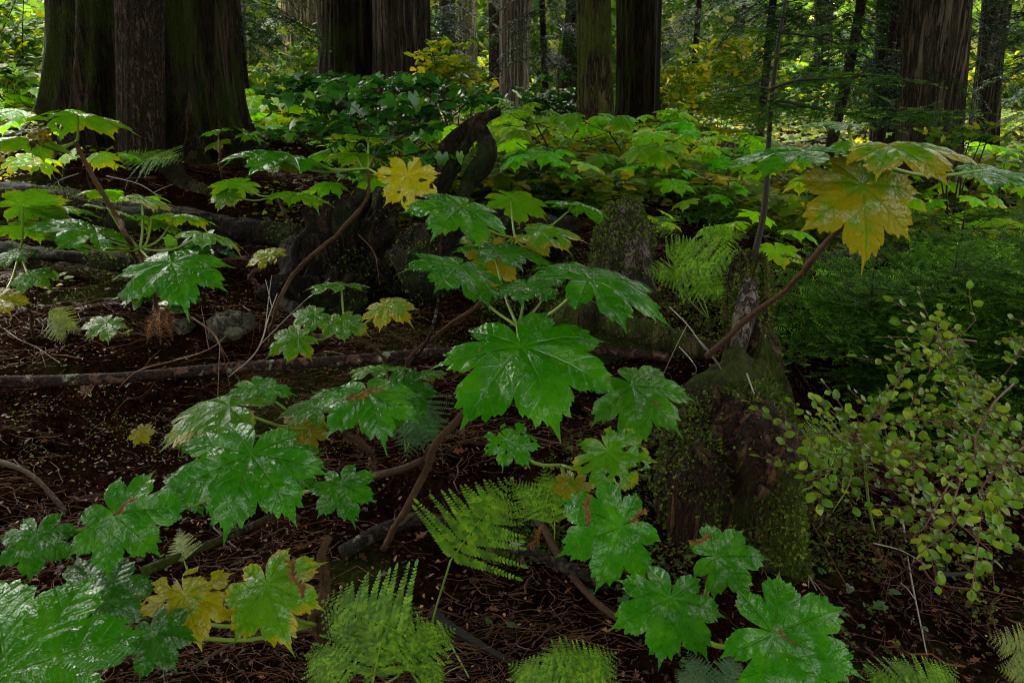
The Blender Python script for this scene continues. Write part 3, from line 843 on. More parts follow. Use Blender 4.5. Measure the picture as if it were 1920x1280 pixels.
club('small fallen yellow leaf plant below the pole on the left', g, None, G(262, 832) + [0, 0, .02],
     [(262, 810, 285, 832, 236, 794, 292, 838, 1.9, 40, 1.0, .85, .1, 'f')], dpet=False)

# ------------------------------------------------------------------ middle distance plants of the same kind
def proto_club(seed, hgt=0.75, n=6):
    rs = np.random.default_rng(seed)
    t = thing('devils_club_plant', 'x', 'plant', (0, 0, 0))
    top = np.array([rs.normal(0, .07), rs.normal(0, .07), hgt])
    mb = MB(); pts = spline([[0, 0, -.05], [rs.normal(0, .06), rs.normal(0, .06), hgt * .5], top], 12)
    tube(mb, pts, np.linspace(.010, .006, 12), 5, c=.1)
    P_ = []
    for i in range(n):
        a = i * 2.4 + rs.normal(0, .3); L = rs.uniform(.16, .30); s = rs.uniform(.13, .21)
        c = top + np.array([math.cos(a) * L, math.sin(a) * L, rs.uniform(-.06, .14)])
        tube(mb, spline([top, (top + c) / 2 - [0, 0, .02], c], 5), .003, 4, c=.4)
        Rm = rotm('z', a - math.pi / 2) @ rotm('x', -R(rs.uniform(-4, 18))) @ rotm('y', R(rs.normal(0, 9)))
        P_.append((c, Rm, s))
    mb.obj('stem', M_DARKSTEM, t)
    for c, Rm, s in P_:
        inst('leaf', LO[rs.integers(0, 3)][0], t, c, Rm, s, (float(rs.uniform(.15, .42)), 1.4, 0, 1))
    return t


protos = [proto_club(1, .46, 7), proto_club(2, .36, 6), proto_club(3, .56, 7), proto_club(4, .26, 5)]
used = [False] * 4


def cvar(lo, hi):
    return lambda: (random.uniform(lo, hi) - .06, random.uniform(1.5, 2.4))  # leaf colour brightened to carry the sunlit look of the far plants


GRP = 'smaller broad leaved plants between the logs and trunks'
# x, y, proto, scale, yellow shift, what singles it out
mid = []
def midrow(lbl, spots, ye): mid.extend([(px, Y, k, s, ye, lbl[i % len(lbl)]) for i, (px, Y, k, s) in enumerate(spots)])


def place_club(px, Y, k, sc, ye, label, adj=True):
    if 930 < px < 1430 and Y < 7: Y *= 1.33
    x = (px - 960) / FPX * Y * 1.02
    loc = (x, Y, float(height(x, Y)))
    if not used[k]:
        t = protos[k]; used[k] = True; t.location = loc; t.rotation_euler = (0, 0, random.uniform(0, 6)); t.scale = (sc,) * 3
        t['label'] = label; t['group'] = GRP
        return t
    return copy_tree(protos[k], loc, random.uniform(0, 6.28), sc, label, GRP, cvar(ye - .12, ye + .12))


SPOTS = [
    (975, 6.6, 2, 1.0, .05, 'bright leaved plant right behind the forked black snag'),
    (1010, 5.2, 0, 1.1, .05, 'plant spreading flat leaves right of the forked black snag'),
    (1075, 6.0, 0, 1.0, .0, 'plant below the round mossy trunk, left of it'),
    (1130, 5.4, 1, 1.2, .0, 'plant just before the foot of the round mossy trunk'),
    (1200, 5.8, 2, .9, .0, 'plant right of the foot of the round mossy trunk'),
    (1255, 5.2, 0, 1.0, .0, 'plant standing over the dark root end of a log'),
    (1310, 5.8, 2, .9, .05, 'plant behind the dark root end of a log'),
    (1370, 5.4, 1, 1.1, .05, 'plant left of the thin black sapling trunk'),
    (1160, 4.8, 3, 1.2, -.05, 'low plant above the weathered stump'),
    (1240, 4.6, 3, 1.0, -.05, 'low plant above bare brown needles'),
    (990, 4.3, 1, .9, -.1, 'dark wet plant below the bright ones, right of the snag'),
    (1040, 4.6, 3, 1.2, -.05, 'small plant at the edge of the bare slope'),
    (800, 6.6, 1, 1.1, .0, 'plant under the drooping dark shrub'),
    (1000, 8.0, 3, 1.2, .25, 'yellowing plant at the foot of the pale straight trunk'),
    (1050, 9.0, 3, 1.2, .3, 'yellow plant between the pale trunk and the round mossy trunk'),
    (930, 8.5, 3, 1.2, .2, 'plant half hidden left of the pale straight trunk'),
    (1210, 8.5, 3, 1.1, .3, 'yellow plant right behind the round mossy trunk'),
    (1290, 8.0, 1, 1.0, .2, 'yellow green plant under the yellow shrub'),
    (1350, 7.2, 1, 1.2, .15, 'bright plant under the green hemlock boughs'),
    (1420, 7.5, 1, 1.1, .2, 'plant just right of the thin black sapling trunk'),
    (1480, 6.5, 1, 1.0, .15, 'plant behind the hanging yellow leaf'),
    (1560, 7.4, 3, 1.3, .15, 'low plant left of the foot of the stout right trunk'),
    (1640, 7.0, 3, 1.2, .2, 'low plant touching the foot of the stout right trunk'),
    (1800, 6.6, 1, 1.0, .1, 'plant right of the foot of the stout right trunk'),
    (1870, 6.0, 3, 1.2, .1, 'low plant near the right border'),
    (470, 9.5, 3, 1.3, .3, 'yellow green plant touching the giant trunk root'),
    (520, 10.5, 1, 1.2, .3, 'yellow green plant below the slender sapling'),
    (580, 9.5, 3, 1.3, .25, 'yellow green plant left of the double trunk'),
    (540, 8.0, 3, 1.2, .15, 'green plant on the slope under the yellow green ones'),
    (610, 7.6, 1, 1.0, .1, 'green plant close before the double trunk'),
    (470, 7.6, 3, 1.0, .1, 'green plant beside the root of the giant trunk'),
    (700, 6.4, 3, 1.2, .05, 'plant in the dark under the double trunk'),
    (760, 5.4, 3, 1.1, .0, 'low plant left of the snag foot'),
    (640, 5.6, 3, 1.0, .05, 'low plant above the black rootwad'),
    (290, 5.2, 3, .8, .1, 'small plant on the slope before the brown trunk'),
    (200, 6.0, 3, .9, .1, 'small plant on the slope left of the brown trunk'),
    (30, 5.5, 3, 1.0, .2, 'small plant on the bank at the left border'),
    (1440, 4.2, 3, .9, .05, 'small plant behind the mossy stump'),
    (1225, 3.6, 3, .55, .2, 'tiny yellowing plant right of the weathered stump'),
    (1320, 4.3, 3, .8, .0, 'tiny plant beside the dark root end'),
]
for s_ in SPOTS: place_club(*s_)
rs_ = np.random.default_rng(12)
for (lo_, hi_, y0_, y1_, n_, lb_) in [(880, 1460, 7.0, 12.5, 34, 'one of the bright low plants carpeting the rise before the middle trunks'),
                                 (430, 620, 8.5, 13.5, 12, 'one of the yellow green plants crowded between the giant trunk and the double trunk'),
                                 (1480, 1920, 7.5, 12.0, 16, 'one of the pale low plants scattered around the foot of the stout right trunk'),
                                 (-20, 110, 5.5, 9.0, 7, 'one of the small plants on the bank under the top left shrub')]:
    for i_ in range(n_):
        copy_tree(protos[[1, 3, 3][i_ % 3]], gz(P(rs_.uniform(lo_, hi_), 300, rs_.uniform(y0_, y1_))), rs_.uniform(0, 6.28), rs_.uniform(.8, 1.3), lb_, lb_.split('one of the ')[1], cvar(0.0, .22))

# ------------------------------------------------------------------ trees
def trunk(name, label, base_px, base_row, w_base, top_px, w_top, mt, d=None, flutes=0, fl_amp=0.0, flare=0.0, seed=0, crown=None, group=None, sides=200, cat='tree'):
    if d is None:
        b = G(base_px, base_row)
    else:
        b = P(base_px, base_row, d)
    dd = (b - CAM) @ AF
    b = gz(b)
    rr_ = ray(top_px, 0); tp = CAM + rr_ * (b[1] / rr_[1])
    f = (tp[2] - b[2])
    H = 13.0
    dirn = (tp - b) / f; dirn[1] = 0
    rb = w_base / FPX * dd / 2; rt = w_top / FPX * dd / 2
    zz = np.concatenate([np.linspace(-0.5, f, 60), np.linspace(f * 1.05, H, 24)[1:]])
    pts = b + zz[:, None] * np.array([dirn[0], 0, 1.0])
    k = np.clip(zz / f, 0, 1.0)
    rad = rt + (rb - rt) * (1 - k) ** 1.6 + flare * rb * np.exp(-np.maximum(zz, 0) / (0.16 * f))
    rad = rad * np.interp(zz, [0, f, H], [1, 1, .8])
    rs = np.random.default_rng(seed); ph = rs.uniform(0, 6, 4)

    def fl(th, L):
        e = np.exp(-np.maximum(L - .5, 0) / (0.8 * f)) * .8 + .2
        w1 = np.abs(np.sin(th * flutes / 2 + ph[0] + .5 * np.sin(th * 2 + ph[1]) + .12 * np.sin(L * 1.3)))
        return 1 + fl_amp * e * (w1 * 1.5 - 1) + .02 * np.sin(th * 23 + ph[2] + .6 * np.sin(L * 2)) + .012 * np.sin(th * 41 + ph[3] + np.sin(L * 3))
    mb = MB(); tube(mb, pts, rad, sides, .045, 11, seed, flute=fl, stretch=.045)
    t = thing(name, label, cat, b, group)
    mb.obj('trunk', mt, t)
    if crown:
        n, rr, z0, z1 = crown
        u = rs.normal(0, 1, (n, 3)); u /= np.linalg.norm(u, axis=1, keepdims=True)
        cpos = b + np.array([dirn[0] * 8, 0, (z0 + z1) / 2]) + u * rs.random((n, 1)) ** .45 * np.array([rr, rr, (z1 - z0) / 2])
        mb = MB(); tv = np.array([[0, 0, 0], [.35, .3, 0], [.15, .5, -.05], [.3, .8, -.1], [0, 1, -.15], [-.3, .75, -.1], [-.18, .5, -.05], [-.35, .25, 0]])
        tf = np.array([[0, 1, 2], [0, 2, 6], [2, 3, 4], [2, 4, 6], [4, 5, 6], [0, 6, 7]])
        scatter(mb, tv, tf, cpos, frames(rs.normal(0, 1, (n, 3)) * [1, 1, .4], rs.normal(0, .5, (n, 3)) + [0, 0, 1]), rs.uniform(.4, .8, n))
        mb.obj('crown', M_CANOPY, t)
    return t, b, dd, rb, dirn


CR = (3200, 4.2, 6.2, 13.0)
TA = trunk('cedar_tree', 'giant buttressed cedar trunk with moss in its folds at the left', 278, 268, 330, 272, 300, M_BK_CEDAR, None, 11, .24, .22, 1, CR, sides=240)
trunk('hemlock_tree', 'straight brown trunk standing right in front of the giant cedar', 263, 285, 80, 262, 80, M_BK_BROWN, 6.9, 5, .02, .05, 2, (500, 2.6, 6.5, 12))
trunk('cedar_tree', 'dull green grey trunk left of the dark double trunk', 568, 190, 76, 570, 76, M_BK_GREY, 22, 9, .05, .05, 3, CR)
trunk('cedar_tree', 'darker left half of the double trunk behind the drooping shrub', 655, 270, 112, 655, 102, M_BK_CEDAR, 13.5, 8, .08, .2, 4, CR)
trunk('cedar_tree', 'brown right half of the double trunk behind the drooping shrub', 758, 285, 118, 752, 100, M_BK_RED, 13.0, 9, .07, .25, 5, CR)
trunk('hemlock_tree', 'thin grey trunk with small knots between the double trunk and the pale one', 880, 215, 36, 876, 33, M_BK_GREY, 23, 4, .02, .1, 6, (500, 3, 7, 13))
trunk('hemlock_tree', 'thin dark trunk touching the left side of the pale straight trunk', 932, 225, 30, 932, 30, M_BK_BROWN, 21, 4, .02, .1, 7)
trunk('cedar_tree', 'pale straight stringy barked trunk at the middle', 962, 232, 50, 968, 56, M_BK_PALE, 18, 7, .06, .25, 8, CR)
trunk('hemlock_tree', 'black leaning trunk squeezed against the round mossy trunk', 1062, 225, 46, 1078, 30, M_BK_CEDAR, 17, 5, .04, .25, 9)
trunk('hemlock_tree', 'round mossy brown trunk standing free right of the middle', 1119, 262, 72, 1113, 60, M_BK_OLIVE, 10.5, 6, .04, .05, 10, CR)
trunk('cedar_tree', 'dark flaring trunk right behind the round mossy trunk', 1199, 245, 80, 1194, 72, M_BK_CEDAR, 13.5, 8, .06, .35, 11, CR)
trunk('hemlock_tree', 'very thin dead trunk beside the dark flaring trunk', 1231, 245, 11, 1237, 9, M_DARKSTEM, 12.5, 3, .02, .1, 12, sides=20)
trunk('cedar_tree', 'stout brown trunk right of the thin sapling, its foot dark', 1740, 372, 92, 1758, 108, M_BK_RED, None, 9, .06, .10, 13, CR)
trunk('hemlock_tree', 'dark trunk behind hemlock boughs left of the stout right trunk', 1665, 250, 56, 1672, 50, M_BK_CEDAR, 14, 5, .04, .1, 14, (600, 3, 7, 13))
trunk('hemlock_tree', 'dark brown trunk near the right border', 1848, 260, 52, 1866, 40, M_BK_RED, 13, 6, .04, .2, 15, (600, 3, 7, 13))
trunk('hemlock_tree', 'short view of a grey trunk behind the slender sapling', 450, 220, 26, 448, 24, M_BK_PALE, 19, 5, .04, .1, 16)
trunk('hemlock_tree', 'dim trunk in the middle of the far boughs on the right', 1540, 225, 34, 1545, 30, M_BK_RED, 22, 5, .04, .1, 17)
trunk('hemlock_tree', 'dark far trunk seen between the thin grey one and the double trunk', 838, 205, 32, 838, 28, M_BK_CEDAR, 27, 5, .04, .1, 18)


for i, (x_, y_, r_) in enumerate([(-4.2, 2.2, .40), (4.6, 3.0, .35), (-3.0, -3.2, .40), (3.2, -3.6, .30), (0.3, -7.5, .45), (7.2, 7.5, .40), (-8.2, 7.0, .40)]):  # unseen conifers added outside the frame to block the sky light
    b_ = np.array([x_, y_, float(height(x_, y_))]); t_ = thing('hemlock_tree', 'unseen conifer added beyond the edge of the view, its crown shading the forest floor', 'tree', b_, 'unseen conifers added to shade the forest')
    mb_ = MB(); tube(mb_, np.array([b_ + [0, 0, z] for z in np.linspace(-.4, 13, 30)]), np.linspace(r_, r_ * .5, 30), 24, .05, 5, i); mb_.obj('trunk', M_BK_BROWN, t_)
    rs_ = np.random.default_rng(90 + i); n_ = 2600; u_ = rs_.normal(0, 1, (n_, 3)); u_ /= np.linalg.norm(u_, axis=1, keepdims=True)
    c_ = b_ + np.array([0, 0, 9.5]) + u_ * rs_.random((n_, 1)) ** .45 * np.array([3.7, 3.7, 3.2]); mb_ = MB()
    scatter(mb_, np.array([[0, 0, 0], [.35, .3, 0], [.15, .5, -.05], [.3, .8, -.1], [0, 1, -.15], [-.3, .75, -.1], [-.18, .5, -.05], [-.35, .25, 0]]),
            np.array([[0, 1, 2], [0, 2, 6], [2, 3, 4], [2, 4, 6], [4, 5, 6], [0, 6, 7]]), c_, frames(rs_.normal(0, 1, (n_, 3)) * [1, 1, .4], rs_.normal(0, .5, (n_, 3)) + [0, 0, 1]), rs_.uniform(.4, .8, n_))
    mb_.obj('crown', M_CANOPY, t_)

# ------------------------------------------------------------------ conifer sprays
def spray_mesh(name, mt, seed, needle=.034, nw=.0085, gap=.015, twigs=14, droop=.25, sub=True):
    """flat hemlock spray of unit length along +Y"""
    rs = np.random.default_rng(seed); mb = MB(); loc, dr, sz, cv = [], [], [], []

    def twig(p0, d, L, lvl, r):
        n = max(4, int(L / .05)); pts = [p0]; dd = d / np.linalg.norm(d)
        for i in range(n):
            dd = dd + np.array([rs.normal(0, .05), rs.normal(0, .05), -droop * L / n * .9]); dd /= np.linalg.norm(dd)
            pts.append(pts[-1] + dd * L / n)
        pts = np.array(pts); tube(mb, pts, np.linspace(r, r * .35, len(pts)), 3, cap=False, c=-.2)
        m = int(L / gap); t = np.linspace(.02, 1, m) * n; i = np.minimum(t.astype(int), n - 1); u = (t - i)[:, None]
        q = pts[i] * (1 - u) + pts[i + 1] * u; tg = pts[i + 1] - pts[i]; tg /= np.linalg.norm(tg, axis=1, keepdims=True)
        side = np.cross(tg, [0, 0, 1.0]); side /= np.linalg.norm(side, axis=1, keepdims=True) + 1e-9
        tone = rs.random() * .55
        for s in (-1, 1):
            cv.append(np.clip(tone + .42 * np.linspace(0, 1, m) ** 2 + rs.normal(0, .06, m), 0, 1))
            a = side * s + tg * rs.uniform(.25, .7, (m, 1)) + rs.normal(0, .14, (m, 3))
            loc.append(q); dr.append(a); sz.append(rs.uniform(.6, 1.1, m) * needle)
        if lvl < (2 if sub else 1):
            K = twigs if lvl == 0 else max(2, int(L / .055))
            for j in range(K):
                tt = (j + .6) / K; ii = min(int(tt * n), n - 1); s = 1 if j % 2 else -1
                base = pts[ii]; tg1 = pts[ii + 1] - pts[ii]; tg1 /= np.linalg.norm(tg1)
                sd_ = np.cross(tg1, [0, 0, 1.0]); sd_ /= np.linalg.norm(sd_)
                LL = (L * (.52 if lvl == 0 else .42)) * (1 - tt) ** .7 * rs.uniform(.7, 1.15)
                if LL > .03: twig(base, sd_ * s * .85 + tg1 * .75 + np.array([0, 0, rs.normal(0, .1)]), LL, lvl + 1, r * .5)
    twig(np.zeros(3), np.array([0, 1.0, .08]), 1.0, 0, .007)
    loc = np.concatenate(loc); dr = np.concatenate(dr); sz = np.concatenate(sz); cv = np.concatenate(cv)
    k = nw / needle
    tv = np.array([[-k / 2, 0, 0], [k / 2, 0, 0], [k / 2.4, .8, 0], [0, 1, 0], [-k / 2.4, .8, 0]])
    scatter(mb, tv, np.array([[0, 1, 2, 3, 4]]), loc, frames(dr, rs.normal(0, .25, (len(loc), 3)) + [0, 0, 1]), sz, c=cv)
    return mb.mesh(name, mt)


SP = [spray_mesh('hemlock_spray', M_HEM, 50 + i) for i in range(4)]
SPD = [spray_mesh('shaded_spray', M_HEMD, 60 + i, .036, .0075, .015, 13, .45) for i in range(3)]
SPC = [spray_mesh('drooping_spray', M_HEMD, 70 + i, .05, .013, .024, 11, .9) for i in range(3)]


def sprays(parent, rows, meshes, seed=0, name='spray', up=(0, -.25, 1)):
    """rows: (px0,py0,d0, px1,py1,d1) from twig base to tip"""
    rs = np.random.default_rng(seed)
    for r in rows:
        a, b = P(*r[:3]), P(*r[3:6]); L = np.linalg.norm(b - a)
        inst(name, meshes[rs.integers(0, len(meshes))], parent, a, frame(b - a, np.array(up) + rs.normal(0, .12, 3)), L, None)


def limb(parent, pts, r0, r1, name='branch', mt=None):
    mb = MB(); p = spline(pts, 16); tube(mb, p, np.linspace(r0, r1, 16), 6, .1, 40, 1, c=.1)
    return mb.obj(name, mt or M_DARKSTEM, parent)


# thin sapling rooted on the stump
t = thing('hemlock_sapling', 'young hemlock with thin black trunk growing from the mossy stump', 'tree', P(1415, 480, 2.75))
limb(t, [P(1412, 490, 2.7), P(1432, 400, 2.75), P(1438, 320, 2.8), P(1446, 200, 2.85), P(1458, 90, 2.9), P(1480, -40, 3.0)], .013, .006, 'trunk')
hem_rows = []
limb(t, [P(1448, 165, 2.85), P(1500, 150, 2.7), P(1570, 148, 2.6), P(1640, 140, 2.55)], .006, .002)
limb(t, [P(1447, 185, 2.85), P(1540, 205, 2.7), P(1650, 222, 2.6), P(1760, 205, 2.55)], .006, .002)
limb(t, [P(1448, 170, 2.85), P(1400, 160, 3.0), P(1330, 175, 3.1)], .005, .002)
limb(t, [P(1455, 60, 2.9), P(1530, 70, 2.9), P(1600, 90, 2.9)], .005, .002)
hem_rows += [(1470, 158, 2.8, 1600, 165, 2.5), (1540, 148, 2.65, 1690, 160, 2.45), (1600, 140, 2.55, 1775, 158, 2.4), (1560, 150, 2.6, 1680, 190, 2.7), (1500, 155, 2.7, 1560, 120, 2.9),
             (1480, 95, 2.9, 1620, 80, 2.7), (1560, 90, 2.8, 1685, 92, 2.6), (1500, 70, 2.9, 1600, 40, 3.0), (1460, 60, 2.9, 1360, 60, 2.9), (1470, 30, 2.9, 1560, 10, 3.0),
             (1500, 200, 2.8, 1640, 222, 2.5), (1580, 212, 2.7, 1760, 220, 2.5), (1660, 222, 2.6, 1840, 215, 2.4), (1720, 212, 2.5, 1880, 208, 2.35), (1690, 218, 2.6, 1850, 240, 2.5), (1600, 215, 2.7, 1700, 250, 2.6),
             (1440, 165, 2.9, 1310, 180, 2.8), (1420, 175, 2.9, 1290, 215, 2.8), (1400, 160, 3.0, 1320, 140, 3.0), (1440, 200, 2.9, 1340, 235, 2.7), (1440, 190, 2.85, 1520, 240, 2.6), (1460, 195, 2.85, 1590, 245, 2.7),
             (1450, 130, 2.9, 1350, 110, 2.9), (1455, 110, 2.9, 1540, 120, 2.7), (1440, 215, 2.9, 1400, 260, 2.6)]
sprays(t, hem_rows, SP, 3)

# hemlock growth along the right side, as five low young trees


def low_hemlock(label, root, n, seed, L=(.5, .85), h=.42, lean=0.0):
    """young hemlock: tiers of flat sprays reaching out from a short stem, tips drooping"""
    rs = np.random.default_rng(seed); b = G(*root)
    t = thing('young_hemlock', label, 'tree', b, 'young hemlocks on the right')
    mb = MB(); tube(mb, spline([b - [0, 0, .05], b + [lean * .5, 0, h * .6], b + [lean, .02, h + .08]], 12), np.linspace(.010, .003, 12), 6, c=.1); mb.obj('trunk', M_DARKSTEM, t)
    for i in range(n):
        k = (i + .5) / n; z = .04 + h * k; az = -math.pi / 2 + rs.normal(0, 1.25)
        Ls = rs.uniform(*L) * (1.05 - .45 * k)
        a = b + np.array([lean * k, 0, z]); q = np.array([math.cos(az), math.sin(az), rs.uniform(-.10, .34)])
        inst('spray', SP[rs.integers(0, len(SP))], t, a, frame(q, np.array([0, -.15, 1.0]) + rs.normal(0, .28, 3)), Ls)
    return t


low_hemlock('low hemlock hugging the right side of the mossy stump', (1610, 730), 18, 1)
low_hemlock('low hemlock between the mossy stump and the hanging yellow leaf', (1590, 590), 6, 2, (.4, .6), .18)
low_hemlock('low hemlock above the tip of the small leaved shrub', (1760, 700), 20, 3)
low_hemlock('low hemlock at the right border above the small leaved shrub', (1910, 720), 20, 4, (.6, .9), .42)
low_hemlock('low hemlock on the slope below the hanging yellow leaf', (1690, 600), 18, 5, (.6, .95), .32)
low_hemlock('low hemlock filling the right border below the stout trunk', (1890, 590), 20, 6, (.7, 1.05), .45)
low_hemlock('low hemlock behind the pale arching twig', (1660, 660), 14, 7, (.5, .8), .25)
low_hemlock('low hemlock far down the right slope', (1790, 520), 18, 8, (.8, 1.2), .42)
low_hemlock('hemlock in the dark hollow behind the small leaved shrub', (1790, 830), 14, 9, (.4, .6), .25)
low_hemlock('tiny hemlock on the bare slope left of the thin sapling', (1360, 430), 12, 10, (.35, .6), .25)

# background conifers: hanging boughs
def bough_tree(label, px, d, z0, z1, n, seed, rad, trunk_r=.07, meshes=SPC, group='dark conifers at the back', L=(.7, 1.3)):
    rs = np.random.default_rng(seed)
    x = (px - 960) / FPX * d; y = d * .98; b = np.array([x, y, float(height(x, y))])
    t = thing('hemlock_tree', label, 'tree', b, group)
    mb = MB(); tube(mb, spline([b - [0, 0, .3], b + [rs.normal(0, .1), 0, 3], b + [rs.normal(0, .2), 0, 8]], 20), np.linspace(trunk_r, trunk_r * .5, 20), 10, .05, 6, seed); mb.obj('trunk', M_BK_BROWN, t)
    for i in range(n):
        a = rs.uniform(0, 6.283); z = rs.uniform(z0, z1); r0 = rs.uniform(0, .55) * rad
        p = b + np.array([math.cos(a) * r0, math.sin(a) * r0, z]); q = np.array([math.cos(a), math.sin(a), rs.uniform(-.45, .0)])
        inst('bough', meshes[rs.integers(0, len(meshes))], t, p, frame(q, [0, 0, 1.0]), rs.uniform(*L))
    return t


for a_ in [('hemlock with hanging boughs left of the yellow shrub, behind the thin dead trunk', 1275, 17, 1.8, 5.5, 70, 1, 1.6),
           ('hemlock hanging over the yellow shrub', 1400, 13, 2.2, 5.2, 70, 2, 1.6),
           ('dense hemlock behind the thin sapling', 1520, 10, 1.0, 4.2, 80, 3, 1.7),
           ('dense hemlock left of the stout right trunk', 1620, 11.5, 1.0, 4.6, 80, 4, 1.7),
           ('hemlock filling the corner right of the stout trunk', 1900, 9.5, 1.2, 4.4, 90, 5, 1.6),
           ('hemlock behind the dark brown trunk at the right', 1960, 13, .6, 5, 80, 6, 2.0),
           ('dark slender hemlock right of the giant cedar', 492, 12.5, .9, 4.2, 85, 7, 1.0),
           ('hemlock between the pale trunk and the round mossy trunk', 1025, 16, 1.2, 5, 80, 8, 1.3),
           ('hemlock behind the thin grey trunk', 850, 20, 1.5, 6, 80, 9, 1.9),
           ('far hemlock behind the drooping shrub', 810, 16, 1.2, 4.6, 50, 10, .9),
           ('hemlock in the dark right of the dim green trunk', 600, 26, 1.0, 7, 80, 11, 2.0),
           ('hemlock above the bright left shrub', 55, 17, 2.6, 6, 60, 12, 1.6),
           ('hemlock far behind the stout right trunk', 1790, 19, 1.0, 6, 80, 13, 2.2),
           ('far hemlock right behind the yellow shrub', 1350, 24, .8, 7, 80, 14, 2.2)]:
    bough_tree(*a_)

# ------------------------------------------------------------------ broad leaved shrubs
def small_leaf(kind):
    if kind == 'oval':
        s = np.array([0, .12, .35, .6, .82, 1.0]); w_ = np.array([0, .20, .33, .33, .21, 0])
        v = [(0, 0, 0)]
        for a, b in zip(s[1:-1], w_[1:-1]): v += [(-b, a, -.04 - .05 * a * a), (0, a, -.09 - .05 * a * a), (b, a, -.04 - .05 * a * a)]
        v += [(0, 1, -.12)]; v = np.array(v) + [0, 0, .09]
        q = []
        for i in range(3):
            k = 1 + i * 3; q += [(k + 1, k, k + 3, k + 4)[::-1], (k + 2, k + 1, k + 4, k + 5)[::-1]]
        return v, [np.array([(0, 2, 1), (0, 3, 2), (10, 11, 13), (11, 12, 13)]), np.array(q)]
    if kind == 'maple':
        a = np.radians([180, 150, 128, 100, 78, 52, 38, 22, 0, -22, -38, -52, -78, -100, -128, -150])
        r = np.array([.08, .42, .5, .46, .62, .52, .60, .74, 1.0, .74, .60, .52, .62, .46, .5, .42])
        v = np.stack([np.sin(a) * r, np.cos(a) * r, -.22 * r * r], -1); v = np.vstack([[0, 0, .03], v])
        n = len(a); f = np.array([(0, 1 + (i + 1) % n, 1 + i) for i in range(n)])
        return v, f
    a = np.radians(np.arange(0, 360, 45)); r = np.array([1, .7, .6, .55, .5, .55, .6, .7]) * .6
    v = np.stack([np.sin(a) * r, np.cos(a) * r, -.2 * r * r], -1); v = np.vstack([[0, 0, .02], v])
    return v, np.array([(0, 1 + (i + 1) % 8, 1 + i) for i in range(8)])


OV, MA, RO = small_leaf('oval'), small_leaf('maple'), small_leaf('round')


def bush(label, center, rad, n, size, mt, seed, tmpl=MA, clumps=30, name='shrub', stems=7, flat=.35, group=None, base=None, stemr=.012, cs=.16, at=None):
    rs = np.random.default_rng(seed); c = np.asarray(center, float)
    if at is not None:
        f = D(*at) / float((c - CAM) @ AF); c = CAM + (c - CAM) * f; rad = np.array(rad) * f; size *= f; stemr *= f
    b = gz(c) if base is None else np.asarray(base)
    t = thing(name, label, 'shrub', b, group)
    u = rs.normal(0, 1, (clumps, 3)); u /= np.linalg.norm(u, axis=1, keepdims=True)
    cc = c + u * (rs.random((clumps, 1)) ** .4) * np.asarray(rad)
    mb = MB()
    for i in range(min(stems, clumps)):
        tube(mb, spline([b, (b + cc[i]) / 2 + rs.normal(0, .08, 3) * rad, cc[i]], 12), np.linspace(stemr, stemr * .3, 12), 5, cap=False, c=.2)
        for j in range(3):
            k = rs.integers(0, clumps); tube(mb, spline([cc[i], (cc[i] + cc[k]) / 2 - [0, 0, .05], cc[k]], 6), stemr * .3, 4, cap=False, c=.1)
    mb.obj('stems', M_DARKSTEM, t)
    k = rs.integers(0, clumps, n); p = cc[k] + rs.normal(0, cs, (n, 3)) * np.asarray(rad) * [1, 1, .45]
    mb = MB(); up = rs.normal(0, flat, (n, 3)) + [0, -.15, 1]; fw = rs.normal(0, 1, (n, 3)) * [1, 1, .25] - [0, 0, .25]
    scatter(mb, tmpl[0], tmpl[1], p, frames(fw, up), rs.uniform(.65, 1.2, n) * size)
    mb.obj('foliage', mt, t)
    return t


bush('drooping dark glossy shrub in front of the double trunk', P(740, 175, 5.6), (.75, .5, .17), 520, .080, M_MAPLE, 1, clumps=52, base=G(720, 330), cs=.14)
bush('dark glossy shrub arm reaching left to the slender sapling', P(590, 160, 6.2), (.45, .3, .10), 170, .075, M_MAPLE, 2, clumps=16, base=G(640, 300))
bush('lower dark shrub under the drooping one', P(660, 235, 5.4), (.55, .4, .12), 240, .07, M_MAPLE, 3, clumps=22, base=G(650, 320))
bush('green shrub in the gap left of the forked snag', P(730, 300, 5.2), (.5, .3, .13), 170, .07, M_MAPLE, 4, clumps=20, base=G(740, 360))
bush('yellow green shrub peeping over the drooping dark one', P(850, 125, 9.5), (.55, .4, .30), 420, .085, M_YELSHRUB, 5, clumps=26)
bush('bright yellow shrub left of the thin sapling', P(1350, 150, 13), (1.15, .8, .75), 1600, .10, M_YELSHRUB, 6, clumps=60, cs=.13)
bush('yellow green shrub at the foot of the bright yellow one', P(1300, 235, 10.5), (.8, .5, .25), 650, .085, M_YELSHRUB, 7, clumps=34)
bush('tall bright shrub in the top left corner', P(30, 70, 9.0), (.75, .6, .9), 1500, .085, M_GRNSHRUB, 8, clumps=60, cs=.14)
bush('lower green shrub at the left border', P(40, 175, 8.0), (.65, .5, .30), 500, .075, M_GRNSHRUB, 9, clumps=30)
bush('small green shrub between the pale and the round trunks', P(1030, 180, 12), (.7, .4, .3), 380, .09, M_MAPLE, 10, clumps=26)
bush('green shrub right of the stout trunk foot', P(1820, 250, 6.5), (.35, .3, .12), 170, .06, M_GRNSHRUB, 11, clumps=16)
bush('green shrub behind the slender sapling', P(560, 120, 17), (1.0, .6, 1.0), 700, .12, M_GRNSHRUB, 12, clumps=40)
bush('dark shrub under the dark slender hemlock', P(500, 190, 10.5), (.6, .4, .22), 420, .08, M_MAPLE, 13, clumps=24)
bush('yellow green bush far behind the stout trunk', P(1830, 170, 16), (1.2, .6, .9), 700, .11, M_YELSHRUB, 14, clumps=30)
bush('green bush far left of the stout trunk', P(1580, 150, 17), (1.4, .6, .9), 700, .11, M_GRNSHRUB, 15, clumps=36)
